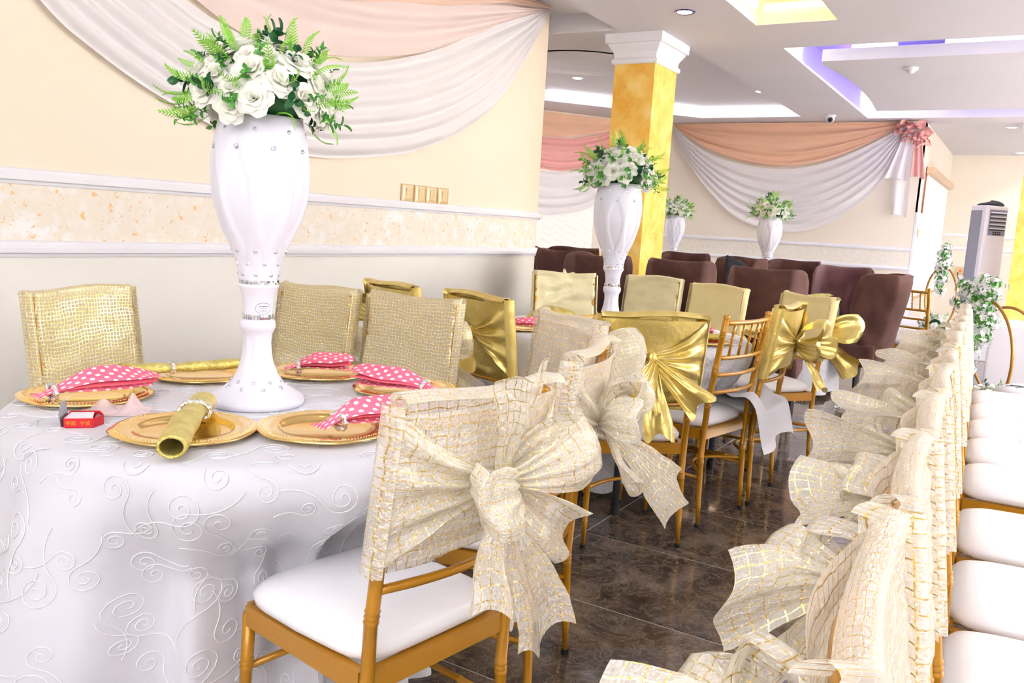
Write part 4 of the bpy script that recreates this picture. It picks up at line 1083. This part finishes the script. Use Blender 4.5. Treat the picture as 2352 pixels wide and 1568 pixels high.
MB().grid(tailf(-1.78, -1.56, 2.25, -1.76, -1.55, 1.70, 7, 0, .03), 20, 12).build('sheer_tail', M['voile_far'], db, True)
# bay wall swag
an3 = Vector((an.x, an.y, 0)); ad3 = Vector((ad_.x, ad_.y, 0)); A13 = Vector((A1.x, A1.y, 0))
def bay(pts, off=.05): return [A13 + ad3*s + an3*off + Vector((0, 0, z)) - O3 for s, z in pts]
O3 = A13 + ad3*1.4 + Vector((0, 0, 2.4))
dy = thing('wall_drape', 'pink and white voile swag on the bay wall left of the yellow column', 'drapery', O3)
MB().grid(swag(bay([(3.6, 2.5), (2.6, 1.55), (2.05, 1.44), (1.6, 1.48), (1.22, 1.58), (.84, 1.86), (.45, 2.4), (.3, 2.8)]), bay([(3.6, 2.6), (2.6, 2.2), (2.06, 2.10), (1.65, 2.12), (1.19, 2.25), (.81, 2.5), (.3, 2.85)]), 40, an3, .05, 4, 1), 60, 44).build('white_swag', M['voile_far'], dy, True)
MB().grid(swag(bay([(3.6, 2.6), (2.6, 2.16), (2.06, 2.12), (1.65, 2.12), (1.19, 2.25), (.81, 2.54), (.3, 2.86)]), bay([(3.6, 2.8), (2.6, 2.62), (2.09, 2.60), (1.46, 2.64), (.83, 2.8), (.3, 2.92)]), 40, an3, .05, 3.5, .3, sharp=1.4), 60, 40).build('pink_swag', M['voile_pink'], dy, True)
MB().grid(swag(bay([(3.6, 2.8), (2.09, 2.63), (1.46, 2.67), (.83, 2.81), (.3, 2.9)]), bay([(3.6, 2.97), (2, 2.97), (.3, 2.97)]), 40, an3, .03, 1.5, 2), 50, 20).build('peach_swag', M['voile_apricot'], dy, True)

# ------------------------------------------------------------------ wave-textured blinds, door
def wave_blind(name, parent, P0, du, L, z0, z1, nrm, per=.16):
    """woven panel whose wavy ribs are real relief"""
    nu = int(L/.03); nvv = int((z1-z0)/.018); P0 = Vector(P0); du = Vector(du); nrm = Vector(nrm)
    def f(u, v):
        s = u*L; z = z0 + (z1-z0)*v
        r = .5+.5*math.sin(2*PI*(z + .03*math.sin(2*PI*s/.24))/.105)
        return P0 + du*s + nrm*(.010*r) + Vector((0, 0, z))
    return MB().grid(f, nu, nvv).build(name, M['blind'], parent, True)
w1 = thing('window_1', 'white wave patterned roller blind behind the pink swag', 'blind')
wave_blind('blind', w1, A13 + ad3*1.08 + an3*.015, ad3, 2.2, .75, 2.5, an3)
w1['kind'] = 'structure'; del w1['category']; del w1['label']
w2 = thing('window_2', 'x', 'x'); w2['kind'] = 'structure'; del w2['category']; del w2['label']
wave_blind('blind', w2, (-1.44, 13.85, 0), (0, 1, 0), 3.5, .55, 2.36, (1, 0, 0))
MB().rbox((-1.40, 15.6, 2.39), (.10, 3.58, .11), .012).build('headbox', M['blind_box'], w2)
MB().box((-1.425, 15.6, .53), (.03, 3.5, .035)).build('bottom_bar', M['blind_box'], w2)
MB().box((-1.445, 13.81, 1.3), (.015, .03, 2.1)).build('side_frame', mat('blind_frame_brown', rgb(150, 84, 66), .5), w2)
d1 = thing('door_1', 'x', 'x'); d1['kind'] = 'structure'; del d1['category']; del d1['label']
for y in (13.19, 13.76): MB().rbox((-1.44, y, .88), (.05, .06, 1.76), .006).build('door_frame', M['trim'], d1)
MB().rbox((-1.44, 13.475, 1.735), (.05, .51, .06), .006).build('door_frame', M['trim'], d1)
MB().box((-1.45, 13.475, .86), (.02, .51, 1.69)).build('door_leaf', M['glass'], d1)
MB().rbox((-1.435, 13.475, 1.32), (.03, .51, .06), .006).build('door_rail', M['trim'], d1)
MB().tube([(-1.40, 13.25, .72), (-1.40, 13.25, .88)], .012, 8).build('door_handle', M['grey_metal'], d1)
sg = MB(); sg.box((-1.43, 13.38, 1.50), (.012, .07, .10)); sg.build('door_plaque', M['bronze'], d1)
MB().box((-1.43, 13.50, 1.48), (.012, .07, .10)).build('door_plaque', M['bronze'], d1)
# ------------------------------------------------------------------ light switches
for i, (y0, y1) in enumerate(((4.835, 4.972), (4.985, 5.117), (5.122, 5.258), (5.272, 5.405))):
    w = y1-y0; t = thing('light_switch', ['leftmost', 'second from left', 'third from left', 'rightmost'][i] + ' bronze light switch in the row of four above the rail', 'switch', (-3.9, (y0+y1)/2, 1.445), 0, 'bronze light switches')
    b = MB(); pr = [(0, 1.0), (.010, 1.0), (.016, .88), (.019, .62), (.017, .58)]
    for x, k in pr: b.v += [(x, -w/2*k, -.0625*k), (x, w/2*k, -.0625*k), (x, w/2*k, .0625*k), (x, -w/2*k, .0625*k)]
    for a in range(len(pr)-1):
        for k in range(4): b.f.append((a*4+k, a*4+(k+1) % 4, (a+1)*4+(k+1) % 4, (a+1)*4+k)); b.mi.append(0)
    b.f.append((16, 17, 18, 19)); b.mi.append(0); recalc(b.build('switch_plate', M['bronze'], t))
    b = MB(); b.add([(.0175, -.026, -.033), (.0175, .026, -.033), (.023, .026, .033), (.023, -.026, .033), (.01, -.026, -.033), (.01, .026, -.033), (.01, .026, .033), (.01, -.026, .033)], [(0, 1, 2, 3), (0, 4, 5, 1), (1, 5, 6, 2), (2, 6, 7, 3), (3, 7, 4, 0)]); b.build('rocker', M['bronze'], t)

# ------------------------------------------------------------------ brown wing chairs
def wing_proto(label, loc, rz, H=1.08, m='velvet', tuft=False):
    t = thing('wing_chair', label, 'chair', loc, rz)
    Wd = .53
    def outline(u):            # height of the top edge across the width
        x = abs(u*2-1); return H - .085*(1-math.sqrt(max(0, 1-max(0, (x-.76)/.24)**2))) - .006*math.cos(x*3)
    def shell(side):
        def f(u, v):
            x = (u*2-1); zt = outline(u); z = .30 + (zt-.30)*v
            wing = .20*ss(.62, 1, abs(x))**1.3*(1-.75*ss(.80, .40, z)) + .04*x*x
            lean = -.09*ss(.4, H, z)
            wq = 1 - .06*ss(.75, .35, z) 
            y = -.24 + lean + wing + (.045 if side > 0 else -.045)*(1-.5*ss(.93, 1, v)-.4*ss(.93, 1, abs(x)))
            if side > 0 and tuft:
                for tx, tz in ((-.5, .86), (0, .86), (.5, .86), (-.25, .72), (.25, .72), (0, .6)): y -= .025*math.exp(-((x-tx)/.10)**2-((z-tz)/.045)**2) + .008*math.exp(-((x-tx)/.025)**2)*(z < tz+.02)
            return (x*Wd/2*wq, y, z)
        return f
    b = MB(); nu, nv = 36, 26
    b.grid(shell(1), nu, nv); b.grid(shell(-1), nu, nv, flip=True)
    o = (nu+1)*(nv+1); w = nu+1
    for i in range(nu): b.f.append((nv*w+i, nv*w+i+1, o+nv*w+i+1, o+nv*w+i)); b.f.append((i+1, i, o+i, o+i+1)); b.mi += [0, 0]
    for j in range(nv): b.f.append((j*w, (j+1)*w, o+(j+1)*w, o+j*w)); b.f.append(((j+1)*w+nu, j*w+nu, o+j*w+nu, o+(j+1)*w+nu)); b.mi += [0, 0]
    recalc(b.build('backrest', M[m], t, True))
    MB().rbox((0, .02, .41), (.52, .52, .16), .04).build('seat', M[m], t, True)
    if tuft:
        for tx, tz in ((-.5, .86), (0, .86), (.5, .86), (-.25, .72), (.25, .72), (0, .6)):
            p = shell(1)(tx*.5+.5, (tz-.3)/(outline(tx*.5+.5)-.3))
            MB().lathe([(.011, 0), (.008, .006), (.001, .008)], 8, (0, 0, 0)).build('tuft_button', M[m], t, True).matrix_local = Matrix.Translation(p) @ Matrix.Rotation(-PI/2, 4, 'X')
    for sx in (-1, 1):
        for sy in (-.2, .24): MB().tube([(sx*.21, sy*(1.1 if sy < 0 else 1), 0), (sx*.205, sy, .34)], [.016, .026], 4).build('leg', M['dark_wood'], t)
    return t
wc = wing_proto('large brown wing chair seen from behind, right of the yellow column', (-2.27, 6.26, 0), math.radians(105-90))
def wing(x, y, fwd, label): return dup(wc, (x, y, 0), math.radians(fwd-90), label)
wing(-1.52, 5.93, 98, 'large brown wing chair seen from behind, right of the plain satin chair')
wing_proto('plum brown tufted wing chair facing the camera behind the small table', (-1.43, 8.12, 0), math.radians(-84-90), 1.06, 'velvet_plum', True)
wing_proto('brown wing chair in profile at the right of the small table', (-1.17, 7.46, 0), math.radians(170-90), 1.05, 'velvet', False)
wing(-4.27, 7.47, 60, 'brown wing chair just emerging beyond the left wall end')
wing(-3.78, 7.19, -92, 'brown wing chair second beyond the left wall end, rounded back')
wing(-3.30, 6.54, 75, 'brown wing chair third beyond the left wall end')
wing(-2.88, 6.03, 120, 'brown wing chair left of the yellow column, nearest to it')
wing(-3.64, 8.45, -95, 'brown wing chair glimpsed behind the middle vase')
wing(-3.03, 8.36, -80, 'brown wing chair top showing right of the yellow column foot')
wing(-2.47, 8.05, -120, 'brown wing chair behind the dark jacket')
wing(-1.97, 8.40, -95, 'brown wing chair top right of the small distant vase')
jk = MB()
def jkf(u, v):
    x = (u-.5)*.34; return (x, -.07 + .16*v - .05*math.sin(PI*v), .40*(1-abs(v*2-.75)**1.5)*(.62+.38*ss(1, 0, u)) + .015*noise.noise(Vector((x*20, v*9, 1))))
o = jk.grid(jkf, 18, 18).build('jacket', M['black_cloth'], None, True); o.location = (-1.99, 7.02, .72); o.rotation_euler = (0, 0, .25)
md = o.modifiers.new('t', 'SOLIDIFY'); md.thickness = .02
tag(o, 'dark jacket slung between the brown chairs before the small distant vase', 'jacket')

# ------------------------------------------------------------------ stage, plinth, air conditioner
MB().rbox((.8, 12.3, .15), (4.44, 2.0, .30), .012).build('stage_platform', M['stage'])
tag(bpy.data.objects['stage_platform'], 'low white stage platform under the flower hoop and air conditioner', 'platform')
o = MB().rbox((.55, 9.4, .31), (1.6, .8, .62), .02).build('plinth', M['stage']); tag(o, 'white box plinth at the right edge behind the big flower hoop', 'plinth')
ac = thing('air_conditioner', 'tall white floor-standing air conditioner with grey side and black cover on top', 'air conditioner', (-.585, 13.95, 0), math.radians(42))
AW, AD, AH = .36, .30, 1.92
MB().rbox((0, 0, AH/2), (AW, AD, AH), .02).build('cabinet', M['ac_white'], ac)
MB().box((-AW/2-.001, .03, AH/2-.02), (.006, AD*.72, AH-.10)).build('side_panel', M['ac_grey'], ac)
vp = MB().box((.02, -AD/2-.002, AH-.235), (.27, .01, .36)).build('outlet_panel', M['ac_vent'], ac)
for i in range(5):
    z = AH-.10-.055*i
    MB().box((.02, -AD/2-.009, z-.016), (.25, .004, .018)).build('vent_slot', M['dark'], vp)
    MB().box((.02, -AD/2-.014, z+.002), (.25, .016, .012), M=Matrix.Rotation(.5, 3, 'X')).build('louvre', M['ac_white'], vp)
dsx = MB().box((.02, -AD/2-.010, AH-.385), (.12, .006, .045)).build('display', M['dark'], vp)
for x in (-.02, .02, .05): MB().lathe([(.007, 0), (.001, .002)], 8, capb=False).build('button', M['ac_white'], dsx).matrix_local = Matrix.Translation((x, -AD/2-.0135, AH-.385)) @ Matrix.Rotation(PI/2, 4, 'X')
for k in range(2):
    for i in range(5): MB().box((-.135+.016*i, -AD/2-.002, .52-.24*k), (.007, .006, .20)).build('grille_slot', M['dark'], ac)
def bag(u, v):
    a = u*2*PI; r = (.17*(1+.1*math.sin(a*3)))*math.sin(PI*v*.5+.001) if v < .999 else .17
    return (r*math.cos(a)*1.0, r*math.sin(a)*.75, .06*math.cos(PI*v*.5)*(1+.3*math.sin(a+1)) + .002)
o = MB().grid(bag, 28, 8, flip=True).build('black_bag', M['black_cloth'], None, True); o.location = (-.585, 13.95, 1.922); tag(o, 'black bag lying on top of the air conditioner', 'bag')
so = thing('wall_socket', 'wall socket with red light left of the air conditioner', 'socket', (-1.11, 17.80, .9))
MB().rbox((0, -.012, 0), (.15, .024, .15), .006).build('socket_plate', M['bronze'], so)
MB().box((.015, -.027, .0), (.03, .008, .04)).build('indicator_light', M['red_led'], so)
MB().tube([(-.02, -.03, -.03), (-.02, -.06, -.10), (.02, -.05, -.17), (-.03, -.04, -.24)], .008, 6).build('cord', M['dark'], so)

# ------------------------------------------------------------------ flower hoops
def blossoms(pts, seed, nb, nl, sc=1.0):
    """pts: (x, y, z, radius) blobs; white five-petal blooms over green leaves"""
    rg = random.Random(seed); fb = MB(); lb = MB()
    tot = sum(p[3]**2 for p in pts)
    def rnd():
        k = rg.random()*tot
        for p in pts:
            k -= p[3]**2
            if k <= 0: break
        d = Vector((rg.gauss(0, 1), rg.gauss(0, 1), rg.gauss(0, 1))).normalized(); return Vector(p[:3]) + d*p[3]*rg.uniform(.6, 1.05), d
    for i in range(nb):
        p, d = rnd(); s = d.cross(Vector((.3, .2, 1))).normalized(); u = d.cross(s); R = rg.uniform(.016, .026)*sc
        for k in range(5):
            a = 2*PI*k/5+i; q = s*math.cos(a)+u*math.sin(a); w = s*-math.sin(a)+u*math.cos(a)
            fb.add([p, p+q*R*.6+w*R*.38+d*R*.25, p+q*R*1.1+d*R*.15, p+q*R*.6-w*R*.38+d*R*.25], [(0, 1, 2, 3)])
    for i in range(nl):
        p, d = rnd(); p -= d*.02; s = d.cross(Vector((rg.random(), .2, 1))).normalized(); a = rg.random()*6.3; u = d.cross(s); q = s*math.cos(a)+u*math.sin(a); w = d.cross(q); L = rg.uniform(.03, .055)*sc
        lb.add([p-q*L*.5, p+w*L*.32+d*.006, p+q*L*.6-Vector((0, 0, .01)), p-w*L*.32+d*.006], [(0, 1, 2, 3)])
    return fb, lb
def hoop(label, loc, rz, R, blobs, seed, nb, nl, base=True):
    t = thing('flower_hoop', label, 'flower stand', loc, rz); n = 56
    MB().tube([(R*math.cos(2*PI*i/n), 0, R+.012+R*math.sin(2*PI*i/n)) for i in range(n+1)], .0125, 10, False).build('hoop_ring', M['hoop'], t, True)
    if base: MB().rbox((0, 0, .006), (.34, .2, .012), .004).build('base_plate', M['hoop'], t)
    if blobs:
        fb, lb = blossoms(blobs, seed, nb, nl)
        stuff(lb.build('leaf_garland', M['leaf'], t)); stuff(fb.build('blossom_garland', M['blossom'], t))
    return t
h1 = hoop('small gold flower hoop standing on the white stage', (-.90, 11.72, .3), math.radians(-58), .37,
     [(.04, -.02, 1.0, .07), (.03, -.03, .92, .10), (.05, -.03, .82, .11), (.02, -.03, .72, .10), (.03, -.03, .62, .09), (.02, -.03, .52, .08), (.02, -.02, .44, .06)], 3, 260, 200)
bouquet('white flower bunch at the foot of the small gold hoop', (-.90, 11.62, .3), 21, .19, .17, 22, 0, 20, floor=True, fs=1.15, name='flower_bunch')
h2 = hoop('large gold hoop with white blossom garland near the right edge', (-.265, 7.5, 0), math.radians(-58), .45,
     [(-.02, -.02, 1.02, .10), (.10, -.02, 1.0, .11), (-.10, -.02, .93, .12), (.04, -.04, .88, .13), (-.13, -.02, .80, .10), (.09, -.03, .76, .11), (-.08, -.02, .68, .10), (.05, -.02, .63, .09), (-.10, -.02, .56, .10), (-.14, -.01, .45, .09), (-.13, 0, .36, .08), (-.22, -.05, .86, .10), (-.2, -.05, .98, .09)], 5, 620, 560)
hoop('bare gold hoop behind the large blossom hoop', (-.10, 8.45, 0), math.radians(-50), .40, None, 0, 0, 0)
bouquet('white flower bunch at the foot of the large gold hoop', (-.17, 7.72, .012), 22, .20, .20, 26, 6, 26, floor=True, fs=1.1, name='flower_bunch')
bouquet('white flower bunch on the floor behind the last row chair', (-.36, 7.05, .0), 23, .16, .17, 22, 4, 22, floor=True, fs=1.0, name='flower_bunch')
pf = thing('pouf', 'white round pouf with a dark sprig print at the right edge', 'pouf', (.16, 6.25, 0))
MB().lathe([(.24, 0), (.27, .03), (.275, .36), (.26, .41), (.2, .435), (0, .44)], 40).build('cushion', M['vinyl'], pf, True)
b = MB()
for a, L in ((2.6, .10), (3.1, .12), (3.6, .09), (.2, .10), (.8, .08)): b.tube([(-.08, -.02, .4365), (-.08+L*math.cos(a)*.5, -.02+L*math.sin(a)*.5, .4368), (-.08+L*math.cos(a+.3), -.02+L*math.sin(a+.3), .4366)], .004, 5)
b.build('sprig_print', M['ink'], pf)

# ------------------------------------------------------------------ ceiling fixtures
for i, (x, y, lb) in enumerate(((-2.56, 6.61, 'recessed downlight nearest the warm ceiling tray'), (-4.15, 8.82, 'recessed downlight left of the column capital'), (-5.16, 9.83, 'recessed downlight beside the left wall top'), (-3.22, 11.19, 'recessed downlight near the far right corner of the white tray'), (-.45, 13.84, 'recessed downlight above the air conditioner'), (-.38, 17.3, 'recessed downlight at the far corridor end'))):
    zc = CZ + (.14 if i in (1, 2, 3) else 0)
    t = thing('downlight', lb, 'ceiling light', (x, y, zc), 0, 'recessed downlights')
    MB().lathe([(.055, -.004), (.075, -.010), (.082, -.006), (.085, 0)], 28, capb=False).build('trim_ring', M['chrome'] if i == 0 else M['trim'], t, True)
    MB().lathe([(.058, -.006), (.05, -.009), (0.001, -.0095)], 24, capb=False).build('lens', M['lamp'], t, True)
    l = bpy.data.lights.new('downlight_beam', 'SPOT'); l.energy = 45 if i < 4 else 22; l.spot_size = 1.7; l.spot_blend = .8; l.shadow_soft_size = .06; l.color = (.97, .96, 1)
    q = bpy.data.objects.new('downlight_beam', l); COL.objects.link(q); q.location = (x, y, zc-.02)
t = thing('security_camera', 'white dome security camera with black lens on the ceiling', 'camera', (-2.58, 12.42, CZ))
MB().lathe([(.0, 0), (.07, 0), (.07, -.02), (.05, -.035), (0.001, -.036)], 24, capb=False).build('mount', M['ac_white'], t, True)
MB().lathe([(.052, -.03), (.055, -.06), (.045, -.09), (.02, -.105), (.001, -.108)], 24, capb=False).build('eyeball', M['ac_white'], t, True)
MB().lathe([(.034, 0), (.034, .012), (.02, .02), (.001, .021)], 20).build('lens', M['dark'], t, True).matrix_local = Matrix.Translation((.012, -.045, -.072)) @ Matrix.Rotation(PI/2-.2, 4, 'X')
t = thing('smoke_detector', 'white smoke detector on the hanging ceiling panel', 'smoke detector', (-1.22, 9.26, CZ))
MB().lathe([(.0, 0), (.068, 0), (.068, -.018), (.060, -.028), (.036, -.036), (.034, -.052), (.0, -.055)], 28, capb=False).build('housing', M['ac_white'], t, True)
MB().lathe([(.0345, -.040), (.0345, -.047)], 20, capb=False).build('sensor_slot', M['dark'], t, True)
# ------------------------------------------------------------------ litter on the floor
for i, (x, y, lb, m_) in enumerate(((-1.04, 4.97, 'crumpled pinkish petal on the floor of the aisle', M['tissue']), (-1.14, 6.9, 'white scrap of tissue on the floor farther down the aisle', M['white_card']))):
    o = MB().grid(lambda u, v: ((u-.5)*.06, (v-.5)*.05, .004+.05*abs(noise.noise(Vector((u*2.5+i*3, v*2.5, 4))))), 8, 8).build('petal', m_, None, True); o.location = (x, y, 0); o.rotation_euler = (0, 0, i+.4); tag(o, lb, 'petal')

# ------------------------------------------------------------------ groups of repeats
GR = {'banquet_chair': 'gold banquet chairs around the two round tables', 'wing_chair': 'brown velvet wing chairs', 'vase': 'tall white rhinestone vases', 'flower_arrangement': 'domes of white roses in the tall vases',
      'charger_plate': 'gold charger plates', 'polka_napkin': 'pink polka dot napkins', 'gold_napkin': 'folded gold napkins', 'napkin_roll': 'gold napkin rolls', 'round_table': 'round tables', 'tablecloth': 'white tablecloths',
      'wall_drape': 'voile wall swags', 'column': 'yellow columns', 'flower_hoop': 'gold flower hoops', 'flower_bunch': 'white flower bunches on the floor', 'petal': 'scraps on the floor'}
for o in bpy.data.objects:
    k = o.name.split('.')[0]
    if o.parent is None and 'label' in o.keys() and 'group' not in o.keys() and k in GR: o['group'] = GR[k]
